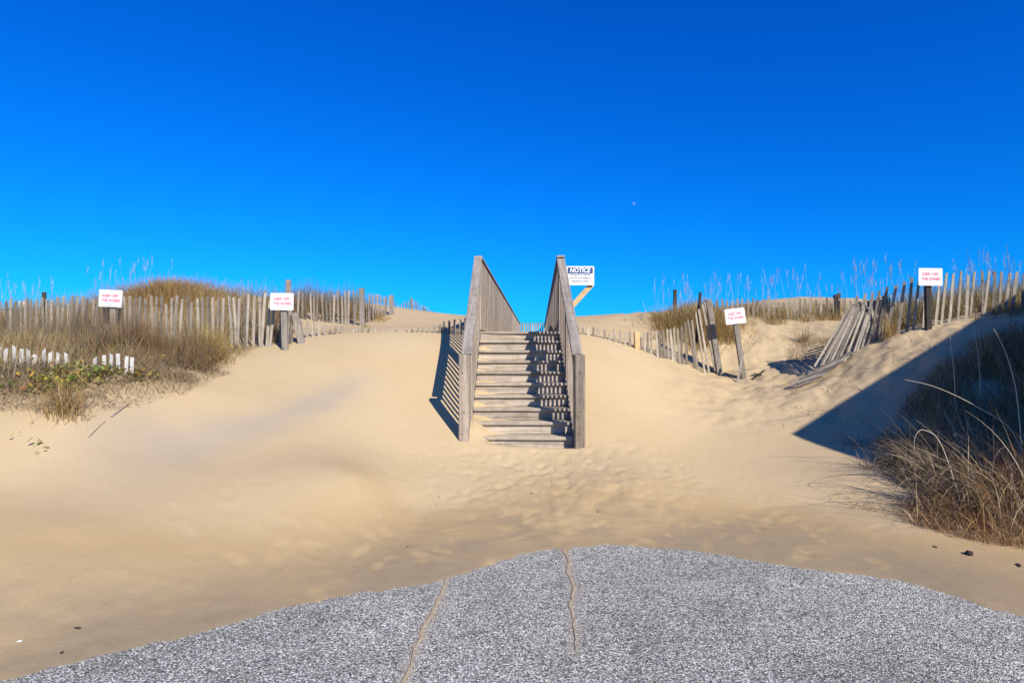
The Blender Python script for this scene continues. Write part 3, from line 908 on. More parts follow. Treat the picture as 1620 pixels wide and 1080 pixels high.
def fallen_fence():
    """Torn end of the fence: the slats twist over and lie fanned out down the slope."""
    rnd = random.Random(21)
    b = P(1300, 580, 9.8)
    root = empty('fallen_fence', (b.x, b.y, hz(b.x, b.y)))
    tag(root, 'collapsed twist of grey fence slats lying on the right slope', 'fence')
    inv = Matrix.Translation(-root.location)
    def lay(a, c, lift=0.02):
        a = Vector(a); c = Vector(c)
        d = (c - a)
        L = d.length
        d.normalize()
        side = d.cross(Vector((0.2, -0.5, 0.85))).normalized()
        n = side.cross(d).normalized()
        m3 = Matrix((side, n, d)).transposed().to_4x4()
        m3.translation = c
        me_s = rnd.choice(SLATS['grey_slat_wood'])
        mw = inv @ m3 @ Matrix.Diagonal((0.7, 0.9, L / 1.22, 1))
        obj('slat', me_s, root, mw=mw)
    # upper curtain still hanging from the standing fence, going over
    for k in range(24):
        f = k / 23
        t = P(1345 + 62 * f, 482 - 16 * f, 9.95 - 0.1 * f)
        bt = P(1282 + 124 * f + rnd.uniform(-2, 2), 590 - 68 * f, 9.75 - 0.05 * f + rnd.uniform(-0.05, 0.05))
        zb = hz(bt.x, bt.y)
        bt.z = zb + 0.02
        t = Vector((t.x + rnd.uniform(-0.01, 0.01), t.y, t.z + rnd.uniform(-0.04, 0.02)))
        lay(t + (bt - t).normalized() * 1.22, t)
    # fan lying on the sand
    for k in range(17):
        f = k / 16
        a = P(1250 + 52 * f + rnd.uniform(-5, 5), 602 - 40 * f, 9.40 + 0.55 * f)
        c = P(1296 + 70 * f ** 0.6 + rnd.uniform(-6, 6), 592 - 40 * f + rnd.uniform(-2, 2), 9.30 + 0.55 * f)
        a.z = hz(a.x, a.y) + 0.03 + 0.02 * (k % 3); c.z = hz(c.x, c.y) + 0.04 + 0.03 * f + 0.02 * (k % 2)
        lay(a, c)
    # pieces sticking out at the back
    for k in range(6):
        a = P(1262 + 4 * k, 548 - 6 * k + 8, 10.7 + 0.08 * k); c = P(1312 - 2 * k, 541 - 4 * k + 8, 10.5 + 0.1 * k)
        a.z = hz(a.x, a.y) + 0.05 + 0.03 * k; c.z = hz(c.x, c.y) + 0.10 + 0.03 * k
        lay(a, c)
    for wz in (0.25, 0.7):
        pts_ = []
        for k in range(13):
            f = k / 12
            a = P(1252 + 52 * f, 601 - 46 * f, 9.45 + 0.5 * f); c = P(1345 + 20 * f, 583 - 58 * f, 9.35 + 0.5 * f)
            q = a.lerp(c, wz); q.z = hz(q.x, q.y) + 0.07 + 0.03 * f
            pts_.append(inv @ q)
        obj('wire', tube_mesh('wire', pts_, 0.0026, M_WIRE, 4), root)
fallen_fence()

# ------------------------------------------------------------------ vegetation
def blade_mesh(name, base, L, az, lean, bend, w, cols, segs=4, mat=None, twist=None):
    N = len(L)
    pos = np.array(base, float)
    rings = []
    if twist is None: twist = RNG.uniform(-1.2, 1.2, N)
    side = np.stack([np.cos(az + np.pi / 2 + twist), np.sin(az + np.pi / 2 + twist), np.zeros(N)], -1)
    ang = np.array(lean, float)
    for i in range(segs + 1):
        f = i / segs
        ww = (w * (1 - 0.85 * f ** 1.5) * 0.5)[:, None]
        rings.append(pos - side * ww); rings.append(pos + side * ww)
        d = np.stack([np.cos(az) * np.sin(ang), np.sin(az) * np.sin(ang), np.cos(ang)], -1)
        pos = pos + d * (L / segs)[:, None]
        ang = ang + bend / segs * (0.5 + f)
    R = np.stack(rings, 1)                       # N, 2*(segs+1), 3
    K = R.shape[1]
    co = R.reshape(-1, 3)
    b = (np.arange(N) * K)[:, None]
    q = np.concatenate([np.stack([b[:, 0] + 2 * i, b[:, 0] + 2 * i + 1, b[:, 0] + 2 * i + 3, b[:, 0] + 2 * i + 2], -1)[:, None] for i in range(segs)], 1).reshape(-1, 4)
    me = fast_mesh(name, co, q, mat or M_GRASS, True)
    at = me.color_attributes.new('tint', 'FLOAT_COLOR', 'POINT')
    c4 = np.ones((N, K, 4), np.float32); c4[:, :, :3] = np.asarray(cols)[:, None, :]
    at.data.foreach_set('color', c4.ravel())
    return me

def in_poly(x, y, poly):
    c = np.zeros(len(x), bool)
    n = len(poly)
    for i in range(n):
        x0, y0 = poly[i]; x1, y1 = poly[(i + 1) % n]
        m = ((y0 > y) != (y1 > y)) & (x < (x1 - x0) * (y - y0) / (y1 - y0 + 1e-12) + x0)
        c ^= m
    return c

def edge_dist(x, y, poly):
    d = np.full(len(x), 1e9)
    n = len(poly)
    for i in range(n):
        x0, y0 = poly[i]; x1, y1 = poly[(i + 1) % n]
        t = np.clip(((x - x0) * (x1 - x0) + (y - y0) * (y1 - y0)) / ((x1 - x0) ** 2 + (y1 - y0) ** 2), 0, 1)
        d = np.minimum(d, np.hypot(x - x0 - t * (x1 - x0), y - y0 - t * (y1 - y0)))
    return d

def scatter(poly, n, clump=0.5, seed=0):
    poly = np.array(poly)
    lo, hi = poly.min(0), poly.max(0)
    X = np.zeros(0); Y = np.zeros(0)
    k = 0
    while len(X) < n and k < 60:
        x = RNG.uniform(lo[0], hi[0], n * 2); y = RNG.uniform(lo[1], hi[1], n * 2)
        m = in_poly(x, y, poly)
        dens = fbm(x * 2.3, y * 2.3, seed + 5, 3)
        m &= RNG.random(n * 2) < np.clip((dens - clump * 0.55) * 3.0, 0.03, 1)
        m &= np.abs(x) < 0.86 * y + 1.2
        X = np.concatenate([X, x[m]]); Y = np.concatenate([Y, y[m]]); k += 1
    return X[:n], Y[:n]

def pick(cols, n, jit=0.18):
    cols = np.array(cols)
    c = cols[RNG.integers(0, len(cols), n)]
    return np.clip(c * RNG.uniform(1 - jit, 1 + jit, (n, 1)) * RNG.uniform(0.95, 1.05, (n, 3)), 0, 1)

OCHRE = [(0.42, 0.28, 0.08), (0.36, 0.17, 0.07), (0.22, 0.25, 0.07), (0.48, 0.36, 0.14)]
STRAW = [(0.42, 0.31, 0.15), (0.36, 0.27, 0.14), (0.30, 0.21, 0.10), (0.48, 0.38, 0.22), (0.25, 0.18, 0.09)]
GOLD = [(0.42, 0.27, 0.09), (0.36, 0.24, 0.09), (0.30, 0.22, 0.09), (0.22, 0.19, 0.07), (0.46, 0.33, 0.14)]
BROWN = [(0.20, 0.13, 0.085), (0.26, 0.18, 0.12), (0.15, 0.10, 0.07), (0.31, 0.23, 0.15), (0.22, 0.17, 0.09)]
OLIVE = [(0.20, 0.19, 0.07), (0.24, 0.21, 0.09), (0.16, 0.16, 0.06)]
REDDISH = [(0.34, 0.15, 0.075), (0.40, 0.21, 0.09), (0.48, 0.31, 0.15), (0.24, 0.105, 0.06), (0.44, 0.25, 0.09)]
LGOLD = [(0.62, 0.40, 0.14), (0.56, 0.38, 0.17), (0.48, 0.30, 0.11)]
OAT = [(0.50, 0.41, 0.29), (0.44, 0.35, 0.24), (0.55, 0.46, 0.35)]
PALE = [(0.58, 0.45, 0.28), (0.50, 0.37, 0.22), (0.64, 0.52, 0.36)]

def patch(name, label, poly, n, Lr, lean, bend, w, cols, clump=0.5, seed=0, segs=4, az=None, kind='stuff', cat='grass', mat=None, zoff=-0.02):
    x, y = scatter(poly, n, clump, seed)
    n = len(x)
    z = hzs(x, y) + zoff
    ed = edge_dist(x, y, poly)
    L = RNG.uniform(Lr[0], Lr[1], n) * (0.5 + 1.0 * fbm(x * 1.7, y * 1.7, seed + 9, 3)) * (0.35 + 0.65 * sstep(ed, 0.0, 0.55))
    a = RNG.uniform(0, 2 * np.pi, n) if az is None else RNG.normal(az[0], az[1], n)
    ln = np.abs(RNG.normal(lean[0], lean[1], n))
    bd = RNG.normal(bend[0], bend[1], n)
    W_ = RNG.uniform(0.6, 1.3, n) * w
    me = blade_mesh(name, np.stack([x, y, z], -1), L, a, ln, bd, W_, pick(cols, n), segs, mat)
    o = obj(name, me)
    tag(o, label, cat, kind=kind)
    return o

LM = [(-4.05, 9.95), (-4.05, 9.2), (-3.95, 8.2), (-4.05, 7.2), (-4.35, 6.35), (-4.7, 6.05), (-5.4, 5.9), (-7, 5.7), (-12, 6), (-12, 10.0)]
patch('dune_brush', 'tangled brown dead brush covering the left mound', LM, 13000, (0.10, 0.32), (0.8, 0.45), (0.5, 1.2), 0.0045, BROWN + OCHRE + STRAW[:2] + PALE[:1], 0.45, 1, cat='brush', segs=5)
patch('dune_grass', 'dry straw grass mixed through the left mound brush', LM, 5000, (0.15, 0.42), (0.35, 0.25), (0.8, 0.7), 0.005, STRAW + OLIVE + OCHRE + PALE, 0.75, 2)
patch('dune_brush', 'taller wiry brown brush in front of the left fence', [(-4.1, 9.75), (-4.3, 9.0), (-4.6, 8.4), (-5.5, 8.3), (-9.5, 8.6), (-9.5, 9.75)], 6500, (0.35, 0.75), (0.25, 0.2), (0.4, 0.6), 0.0042, BROWN + BROWN + STRAW[:3] + PALE[:1], 0.6, 18, cat='brush', segs=5)
patch('dune_brush', 'brown brush pressed against the back of the left fence', [(-3.72, 9.98), (-9.5, 9.95), (-9.5, 11.4), (-4.0, 11.2)], 8000, (0.45, 0.85), (0.25, 0.2), (0.4, 0.5), 0.005, BROWN + STRAW, 0.5, 19, cat='brush', segs=5)
BM = [(-3.95, 8.7), (-3.95, 7.6), (-4.15, 7.0), (-4.7, 6.9), (-5.6, 7.3), (-6.2, 8.2), (-5.4, 9.0), (-4.4, 9.2)]
patch('dune_brush', 'dark reddish brown shrubs right of the leftmost sign', BM, 9000, (0.22, 0.62), (0.6, 0.4), (0.2, 1.4), 0.0042, [(0.20, 0.115, 0.07), (0.14, 0.085, 0.06), (0.30, 0.20, 0.12), (0.09, 0.06, 0.045), (0.40, 0.28, 0.14), (0.26, 0.22, 0.07), (0.38, 0.19, 0.08)], 0.75, 22, cat='brush', segs=5)
patch('dune_grass', 'pale straw leaning over the leaf carpet on the left mound', [(-4.3, 7.3), (-4.8, 7.0), (-7, 7.0), (-7.5, 8.6), (-4.6, 8.2)], 3600, (0.2, 0.5), (0.6, 0.35), (0.9, 0.8), 0.005, STRAW + PALE + LGOLD + OCHRE, 0.8, 23)
patch('twig_tangle', 'fine grey twigs sprawling at the foot of the left mound',
      [(-3.85, 8.3), (-3.85, 7.2), (-4.1, 6.3), (-4.6, 5.85), (-5.2, 5.7), (-6.2, 5.7), (-6, 6.7), (-4.9, 7.1), (-4.6, 8.2)], 8500, (0.15, 0.42), (1.25, 0.35), (0.4, 0.9), 0.0045, BROWN + PALE + [(0.07, 0.05, 0.04)], 0.5, 3, cat='brush', zoff=0.02)
# dune behind the left fence
patch('dune_grass', 'golden grass on the mound top behind the left fence', [(-12.5, 12.2), (-9, 11.2), (-5.2, 11.0), (-5.0, 14.4), (-8, 15), (-12.5, 14.5)], 11000, (0.22, 0.6), (0.35, 0.25), (0.5, 0.6), 0.008, LGOLD + GOLD + STRAW[:2] + BROWN[:2], 0.6, 4)
patch('dune_brush', 'brown brush behind the fence left of the grey posts', [(-5.2, 11.2), (-4.6, 12.9), (-3.2, 13.3), (-3.15, 14.9), (-5.6, 15.2)], 5500, (0.4, 0.8), (0.35, 0.3), (0.4, 0.6), 0.007, BROWN + GOLD[:2], 0.4, 5, cat='brush')
patch('dune_grass', 'small grass tuft line by the upper left posts', [(-3.3, 13.4), (-2.9, 13.5), (-2.9, 14.6), (-3.6, 14.8)], 500, (0.15, 0.35), (0.3, 0.2), (0.5, 0.4), 0.007, GOLD, 0.3, 6)
# right of the stairs
patch('dune_grass', 'dense golden grass on the mound behind the leaning fence panel', [(2.9, 12.2), (3.6, 12.0), (4.6, 12.2), (5.0, 13.0), (4.6, 14.5), (3.2, 14.3)], 6500, (0.22, 0.5), (0.5, 0.3), (0.6, 0.7), 0.0075, LGOLD + GOLD + OLIVE[:1] + BROWN[:1], 0.55, 7)
patch('dune_grass', 'golden grass along the long back fence on the right dune', [(4.6, 12.9), (7.0, 12.9), (7.6, 12.2), (8.2, 12.4), (8.2, 14.8), (4.6, 14.6)], 6000, (0.2, 0.42), (0.4, 0.3), (0.6, 0.6), 0.0075, LGOLD + GOLD + OLIVE[:1] + STRAW[:3], 0.6, 8)
patch('dune_grass', 'sparse straw grass around the collapsed fence', [(5.1, 11.2), (6.3, 10.6), (6.4, 11.8), (5.4, 12.2)], 900, (0.12, 0.32), (0.35, 0.25), (0.7, 0.5), 0.006, STRAW + GOLD, 0.6, 9)
patch('dune_grass', 'thick dry grass behind the tall right fence', [(6.0, 10.0), (9.9, 9.6), (11.5, 10.2), (11, 12.8), (7.2, 12.6), (6.2, 11.2)], 9500, (0.3, 0.68), (0.22, 0.18), (0.5, 0.5), 0.0075, STRAW + GOLD + OLIVE[:1], 0.35, 10)
patch('dune_grass', 'golden grass growing at the base of the tall right fence', [(7.0, 9.25), (8.2, 8.9), (9.3, 8.6), (10.5, 8.8), (10.5, 9.6), (7.2, 9.55)], 3000, (0.15, 0.42), (0.3, 0.2), (0.6, 0.5), 0.006, GOLD + STRAW, 0.5, 11)
# big clump at the right edge
RC = [(3.85, 6.25), (4.15, 7.1), (5.1, 7.9), (6.1, 8.4), (8.2, 8.6), (9, 7.5), (8, 6), (6, 5.5), (4.6, 5.5)]
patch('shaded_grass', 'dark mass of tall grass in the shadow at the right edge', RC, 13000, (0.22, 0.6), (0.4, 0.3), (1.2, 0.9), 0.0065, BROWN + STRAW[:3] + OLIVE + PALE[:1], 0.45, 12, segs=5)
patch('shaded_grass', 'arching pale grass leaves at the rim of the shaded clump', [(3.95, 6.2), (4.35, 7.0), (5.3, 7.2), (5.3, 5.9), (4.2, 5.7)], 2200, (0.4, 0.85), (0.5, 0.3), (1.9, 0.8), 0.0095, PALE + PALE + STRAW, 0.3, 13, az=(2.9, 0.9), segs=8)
FC = [(3.55, 5.45), (3.75, 5.9), (4.35, 6.1), (5.2, 6.0), (5.6, 5.4), (5.2, 4.75), (4.4, 4.65), (3.85, 4.95)]
patch('tawny_grass', 'reddish brown sunlit grass clump at the lower right corner', FC, 8500, (0.25, 0.62), (0.7, 0.4), (1.7, 1.2), 0.0045, REDDISH + REDDISH + REDDISH + STRAW[1:3] + PALE[:1], 0.35, 14, az=(2.7, 1.7), segs=7)
patch('tawny_grass', 'curling pale grass blades over the sunlit clump', FC, 1100, (0.4, 0.85), (0.5, 0.3), (2.8, 1.2), 0.0075, PALE + LGOLD + STRAW[3:4], 0.3, 15, az=(2.8, 1.4), segs=10)
patch('creeping_grass', 'thin green runners creeping over sand beside the sunlit clump', [(3.2, 6.3), (3.8, 6.3), (4.4, 5.6), (4.6, 4.7), (4.1, 4.55), (3.6, 5.3), (3.1, 5.9)], 1700, (0.08, 0.3), (1.3, 0.2), (0.4, 0.5), 0.0055, OLIVE + OLIVE + STRAW + BROWN, 0.6, 16)
patch('scattered_twigs', 'thin twigs and dead stems scattered on the right slope', [(3.6, 8.0), (4.2, 9.6), (5.4, 9.9), (6.8, 9.4), (7.4, 9.0), (5.6, 7.9), (4.4, 6.9)], 420, (0.08, 0.35), (1.2, 0.4), (0.3, 0.6), 0.008, BROWN + STRAW[4:], 0.5, 17, cat='twigs')

# individual plants
def plant(name, label, px, py, Y, n, Lr, spread, lean, bend, w, cols, cat='grass tuft', az=None, segs=5):
    c = P(px, py, Y)
    z0 = hz(c.x, c.y)
    r = np.abs(RNG.normal(0, spread, n)); t = RNG.uniform(0, 2 * np.pi, n)
    x = r * np.cos(t); y = r * np.sin(t)
    zz = hzs(x + c.x, y + c.y) - z0 - 0.02
    a = t + RNG.normal(0, 0.6, n) if az is None else RNG.normal(az[0], az[1], n)
    me = blade_mesh(name, np.stack([x, y, zz], -1), RNG.uniform(Lr[0], Lr[1], n), a, np.abs(RNG.normal(lean[0], lean[1], n)), RNG.normal(bend[0], bend[1], n),
                    RNG.uniform(0.7, 1.3, n) * w, pick(cols, n), segs)
    o = obj(name, me, loc=(c.x, c.y, z0))
    tag(o, label, cat)
    return o
plant('grass_tuft', 'straw tuft hanging down onto the sand at the lower left', 105, 645, 5.95, 420, (0.2, 0.58), 0.10, (0.35, 0.25), (1.5, 0.9), 0.005, STRAW + LGOLD, az=(-1.4, 1.2))
plant('grass_tuft', 'bright golden bush in front of the left fence', 330, 555, 8.9, 700, (0.3, 0.65), 0.14, (0.3, 0.2), (0.6, 0.4), 0.006, [(0.52, 0.38, 0.14), (0.46, 0.34, 0.14), (0.40, 0.28, 0.11)])
plant('dune_shrub', 'rounded orange brown bush on the dune above the left fence', 262, 474, 13.2, 5200, (0.3, 0.62), 0.62, (0.35, 0.25), (0.5, 0.6), 0.008, [(0.46, 0.27, 0.09), (0.40, 0.24, 0.09), (0.33, 0.19, 0.08), (0.52, 0.34, 0.13), (0.24, 0.15, 0.07)], cat='bush')
plant('dune_shrub', 'rounded golden bush behind the leaning fence panel', 1104, 512, 12.8, 4200, (0.25, 0.55), 0.45, (0.4, 0.3), (0.5, 0.6), 0.0075, LGOLD + GOLD + [(0.20, 0.15, 0.05)], cat='bush')
plant('tall_grass', 'long pale blades arching left out of the sunlit grass clump', 1555, 790, 5.55, 120, (0.6, 1.1), 0.30, (0.45, 0.25), (2.0, 0.8), 0.0075, PALE + STRAW, az=(2.8, 0.9), segs=9)
plant('tall_grass', 'pale blades leaning out of the shade towards the open sand', 1480, 700, 6.2, 90, (0.55, 0.95), 0.22, (0.6, 0.2), (1.3, 0.5), 0.009, PALE, az=(3.05, 0.45), segs=9)
plant('tall_grass', 'long straw blades fanning up at the right frame edge', 1600, 800, 5.3, 110, (0.5, 0.95), 0.25, (0.35, 0.25), (1.9, 1.0), 0.007, PALE + STRAW + REDDISH, az=(2.4, 1.2), segs=9)
plant('grass_tuft', 'small straw tuft on bare sand left of the collapsed fence', 1272, 530, 12.0, 160, (0.15, 0.4), 0.08, (0.35, 0.2), (0.6, 0.4), 0.006, STRAW)
plant('grass_tuft', 'upright orange straw tuft beside the collapsed slats', 1405, 522, 9.55, 170, (0.2, 0.5), 0.05, (0.15, 0.1), (0.3, 0.3), 0.006, GOLD[:2] + STRAW[:1])
plant('grass_tuft', 'small pale tuft at the edge of the roof shadow', 1375, 735, 6.65, 60, (0.12, 0.3), 0.05, (0.6, 0.3), (1.0, 0.5), 0.005, PALE + STRAW)
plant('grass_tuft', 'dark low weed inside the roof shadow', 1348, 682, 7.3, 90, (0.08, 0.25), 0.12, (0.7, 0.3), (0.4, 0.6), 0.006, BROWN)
plant('grass_tuft', 'single thin stem standing in the shadow tip', 1300, 700, 7.5, 1, (0.2, 0.34), 0.02, (0.1, 0.1), (0.2, 0.1), 0.005, BROWN)
plant('grass_tuft', 'small green sprout on the drift below the grey post', 578, 520, 11.7, 26, (0.05, 0.1), 0.04, (0.6, 0.3), (0.5, 0.3), 0.02, [(0.16, 0.22, 0.05), (0.25, 0.27, 0.06)])
plant('grass_tuft', 'tiny dead sprig on sand left of the shadow', 1222, 617, 9.6, 14, (0.06, 0.15), 0.05, (0.7, 0.3), (0.3, 0.3), 0.004, BROWN)
plant('grass_tuft', 'dead stem on the slope below the collapsed fence', 1413, 575, 8.8, 1, (0.2, 0.32), 0.02, (0.1, 0.1), (0.1, 0.1), 0.007, BROWN)
# tall reeds leaning out of the shaded clump
def reed(label, pix, Y0, Y1_, w, col):
    pts_ = [P(a, b, Y0 + (Y1_ - Y0) * i / (len(pix) - 1)) for i, (a, b) in enumerate(pix)]
    z0 = hz(pts_[0].x, pts_[0].y)
    pts_[0].z = z0 - 0.05
    # smooth with Catmull-Rom
    out = []
    for i in range(len(pts_) - 1):
        p0 = pts_[max(i - 1, 0)]; p1 = pts_[i]; p2 = pts_[i + 1]; p3 = pts_[min(i + 2, len(pts_) - 1)]
        for k in range(6):
            t = k / 6
            out.append(0.5 * ((2 * p1) + (p2 - p0) * t + (2 * p0 - 5 * p1 + 4 * p2 - p3) * t * t + (3 * p1 - p0 - 3 * p2 + p3) * t ** 3))
    out.append(pts_[-1])
    base = out[0].copy()
    me = tube_mesh('reed', [p - base for p in out], [w * (1 - 0.75 * i / len(out)) for i in range(len(out))], col, 5)
    o = obj('dry_reed', me, loc=base)
    tag(o, label, 'reed')
M_REED = plain('dry_reed_stem', (0.50, 0.42, 0.31), 0.6, 0.3, 0.15, 40)
M_REEDD = plain('dark_reed_stem', (0.14, 0.10, 0.075), 0.7, 0.3, 0.2, 40)
reed('long pale reed arching left across the shaded clump', [(1625, 720), (1600, 680), (1540, 640), (1480, 612), (1430, 600)], 5.9, 6.0, 0.006, M_REED)
reed('pale reed bent over in a hook above the sunlit grass', [(1525, 745), (1490, 705), (1462, 680), (1448, 690), (1446, 715)], 5.6, 5.6, 0.005, M_REED)
reed('tall pale reed standing near the right edge', [(1618, 740), (1614, 680), (1606, 610), (1590, 555), (1572, 520)], 5.8, 5.9, 0.006, M_REED)
reed('pale upright reed in the dark clump, left one', [(1512, 640), (1510, 600), (1506, 560), (1503, 532)], 7.2, 7.2, 0.006, M_REED)
reed('pale upright reed in the dark clump, near its middle', [(1553, 640), (1550, 590), (1546, 550), (1541, 517)], 7.2, 7.2, 0.005, M_REED)
reed('thin dark stalk rising above the right fence into the sky', [(1600, 560), (1600, 500), (1597, 440), (1592, 385)], 8.6, 8.6, 0.006, M_REEDD)
reed('dark stalk with a seed head crossing the right fence', [(1545, 520), (1541, 480), (1537, 440), (1530, 395)], 9.2, 9.2, 0.006, M_REEDD)

# sea oats against the sky
def oats(label, px0, px1, Y, n, top0, top1, seed):
    rnd = np.random.default_rng(seed)
    n = int(n * 0.85); top0 += 8
    c = P((px0 + px1) / 2, 480, Y)
    z0 = hz(c.x, c.y)
    px = rnd.uniform(px0, px1, n); Yv = Y + rnd.uniform(-0.6, 0.6, n)
    base = np.array([[P(a, 500, b).x, b] for a, b in zip(px, Yv)])
    zb = hzs(base[:, 0], base[:, 1])
    top = np.array([P(a, t, b).z for a, b, t in zip(px, Yv, rnd.uniform(top0, top1, n))])
    L = np.maximum(top - zb, 0.2)
    B = np.stack([base[:, 0] - c.x, base[:, 1] - c.y, zb - z0], -1)
    me = blade_mesh('sea_oats', B, L, rnd.uniform(0, 6.28, n), np.abs(rnd.normal(0.05, 0.06, n)), rnd.normal(0.25, 0.15, n), np.full(n, 0.0045), pick(OAT, n), 6)
    o = obj('sea_oats', me, loc=(c.x, c.y, z0))
    tag(o, label, 'sea oats', 'sea oats against the sky')
    # seed heads: small drooping tufts at the stalk tips
    tips = np.array([me.vertices[i * 14 + 12].co[:] for i in range(n)])
    m = 7
    hb = np.repeat(tips, m, 0) + np.stack([np.zeros(n * m), np.zeros(n * m), -rnd.uniform(0, 0.22, n * m)], -1)
    me2 = blade_mesh('seed_heads', hb, rnd.uniform(0.06, 0.14, n * m), rnd.uniform(0, 6.28, n * m), np.abs(rnd.normal(0.25, 0.15, n * m)), rnd.normal(0.5, 0.4, n * m), np.full(n * m, 0.0055), pick(OAT, n * m), 2)
    h_ = obj('seed_heads', me2, o)
    h_['kind'] = 'stuff'
oats('thin pale sea oats at the far left skyline', 0, 85, 13.0, 26, 425, 462, 31)
oats('thin pale sea oats rising behind the leftmost sign', 140, 280, 13.4, 38, 400, 445, 32)
oats('sparse sea oats over the golden mound behind the left fence', 280, 410, 13.0, 18, 435, 462, 33)
oats('sea oats on the mound behind the leaning fence panel', 1035, 1125, 13.0, 46, 425, 480, 34)
oats('sea oats rising behind the tilted sign', 1125, 1230, 13.4, 40, 415, 465, 35)
oats('sea oats behind the collapsed fence', 1230, 1350, 12.8, 36, 410, 468, 36)
oats('tall sea oats between the collapsed fence and the rightmost sign', 1350, 1455, 10.8, 40, 395, 455, 37)
oats('sea oats behind the tall fence at the right edge', 1500, 1625, 10.6, 30, 390, 440, 38)

# vine leaves on the left mound
def leaf_patch(poly, n, label, seed):
    x, y = scatter(poly, n, 1.0, seed)
    n = len(x)
    z = hzs(x, y) + RNG.uniform(0.03, 0.13, n)
    cols = pick([(0.17, 0.24, 0.04), (0.26, 0.31, 0.05), (0.38, 0.37, 0.07), (0.56, 0.42, 0.07), (0.50, 0.30, 0.06), (0.30, 0.15, 0.06), (0.30, 0.32, 0.08), (0.42, 0.35, 0.16)], n)
    V = np.zeros((n, 6, 3)); 
    a = RNG.uniform(0, 2 * np.pi, n); s = RNG.uniform(0.012, 0.032, n); tl = RNG.normal(0.5, 0.4, n); td = RNG.uniform(0, 6.28, n)
    shape = [(-1, 0, 0), (-0.3, -0.62, 0.12), (0.5, -0.5, 0.1), (1.1, 0, -0.1), (0.5, 0.5, 0.1), (-0.3, 0.62, 0.12)]
    for k, (u, v, w_) in enumerate(shape):
        lx = (u * np.cos(a) - v * np.sin(a)) * s; ly = (u * np.sin(a) + v * np.cos(a)) * s
        lz = w_ * s + (lx * np.cos(td) + ly * np.sin(td)) * np.tan(np.clip(tl, -0.9, 0.9))
        V[:, k] = np.stack([x + lx, y + ly, z + lz], -1)
    b = np.arange(n) * 6
    q = np.concatenate([np.stack([b, b + 1, b + 2, b + 3], -1), np.stack([b, b + 3, b + 4, b + 5], -1)])
    me = fast_mesh('vine_leaves', V.reshape(-1, 3), q, M_LEAF, False)
    at = me.color_attributes.new('tint', 'FLOAT_COLOR', 'POINT')
    c4 = np.ones((n, 6, 4), np.float32); c4[:, :, :3] = cols[:, None]
    at.data.foreach_set('color', c4.ravel())
    tag(obj('vine_leaves', me), label, 'vine', kind='stuff')
leaf_patch([(-4.1, 7.3), (-4.3, 6.7), (-4.6, 6.15), (-5.6, 5.95), (-7, 5.95), (-7, 6.7), (-5, 6.75), (-4.4, 6.9)], 1700, 'green and yellow vine leaves low on the left mound', 41)
leaf_patch([(-4.0, 9.4), (-3.95, 8.0), (-4.3, 7.0), (-5.0, 7.0), (-7.5, 8.0), (-8, 9.4)], 900, 'scattered green leaves in the brush near the left fence', 42)
leaf_patch([(-4.2, 5.5), (-4.1, 5.35), (-4.65, 5.3), (-4.75, 5.5)], 9, 'few green leaves lying on sand at the lower left', 43)

# ------------------------------------------------------------------ small things lying about
def stick(label, a, b, r, mat, cat='stick', name='stick', bend=0.02):
    p, q = P(*a), P(*b)
    p.z = hz(p.x, p.y) + r * 0.8; q.z = hz(q.x, q.y) + r * 0.8 + (0 if len(a) < 4 else 0)
    base = p.copy()
    pts_ = []
    for i in range(7):
        f = i / 6
        c = p.lerp(q, f); c.z = hz(c.x, c.y) + r * 0.6 + bend * math.sin(f * 3.1)
        pts_.append(c - base)
    o = obj(name, tube_mesh(name, pts_, [r * (1 - 0.5 * i / 6) for i in range(7)], mat, 6), loc=base)
    tag(o, label, cat)
M_GREYSTICK = plain('grey_stick', (0.24, 0.21, 0.19), 0.9, 0.1, 0.2, 40)
stick('grey broken stick on sand below the left brush', (176, 666, 6.2), (203, 652, 6.5), 0.010, M_GREYSTICK, bend=0.004)
stick('thin grey stick on sand, lower of the two at the left', (140, 690, 5.8), (166, 675, 6.1), 0.006, M_GREYSTICK, bend=0.004)

def broken(label, a, b, lift0, lift1, w=0.045):
    p, q = P(*a), P(*b)
    p.z = hz(p.x, p.y) + lift0; q.z = hz(q.x, q.y) + lift1
    base = p.copy()
    o = obj('broken_slat', beam_mesh('broken_slat', p - base, q - base, w, 0.012, M_DARKPOST, bevel=0.002), loc=base)
    tag(o, label, 'plank')
broken('dark broken slat leaning on the tilted sign post', (1146, 588, 10.9), (1172, 596, 10.6), 0.05, 0.01)
broken('dark broken slat pointing up right of the tilted sign', (1190, 590, 10.5), (1209, 574, 10.6), 0.0, 0.10)
broken('short dark board end right of the tilted sign', (1192, 580, 10.7), (1206, 584, 10.6), 0.04, 0.02, 0.07)
p = P(1176, 556, 10.52)
q = P(1166, 592, 10.45); q.z = hz(q.x, q.y) - 0.05
tag(obj('broken_slat', beam_mesh('broken_slat', Vector(), q - p, 0.045, 0.012, M_POST, up=(0, 1, 0)), loc=p), 'grey slat propped against the tilted sign post', 'plank')

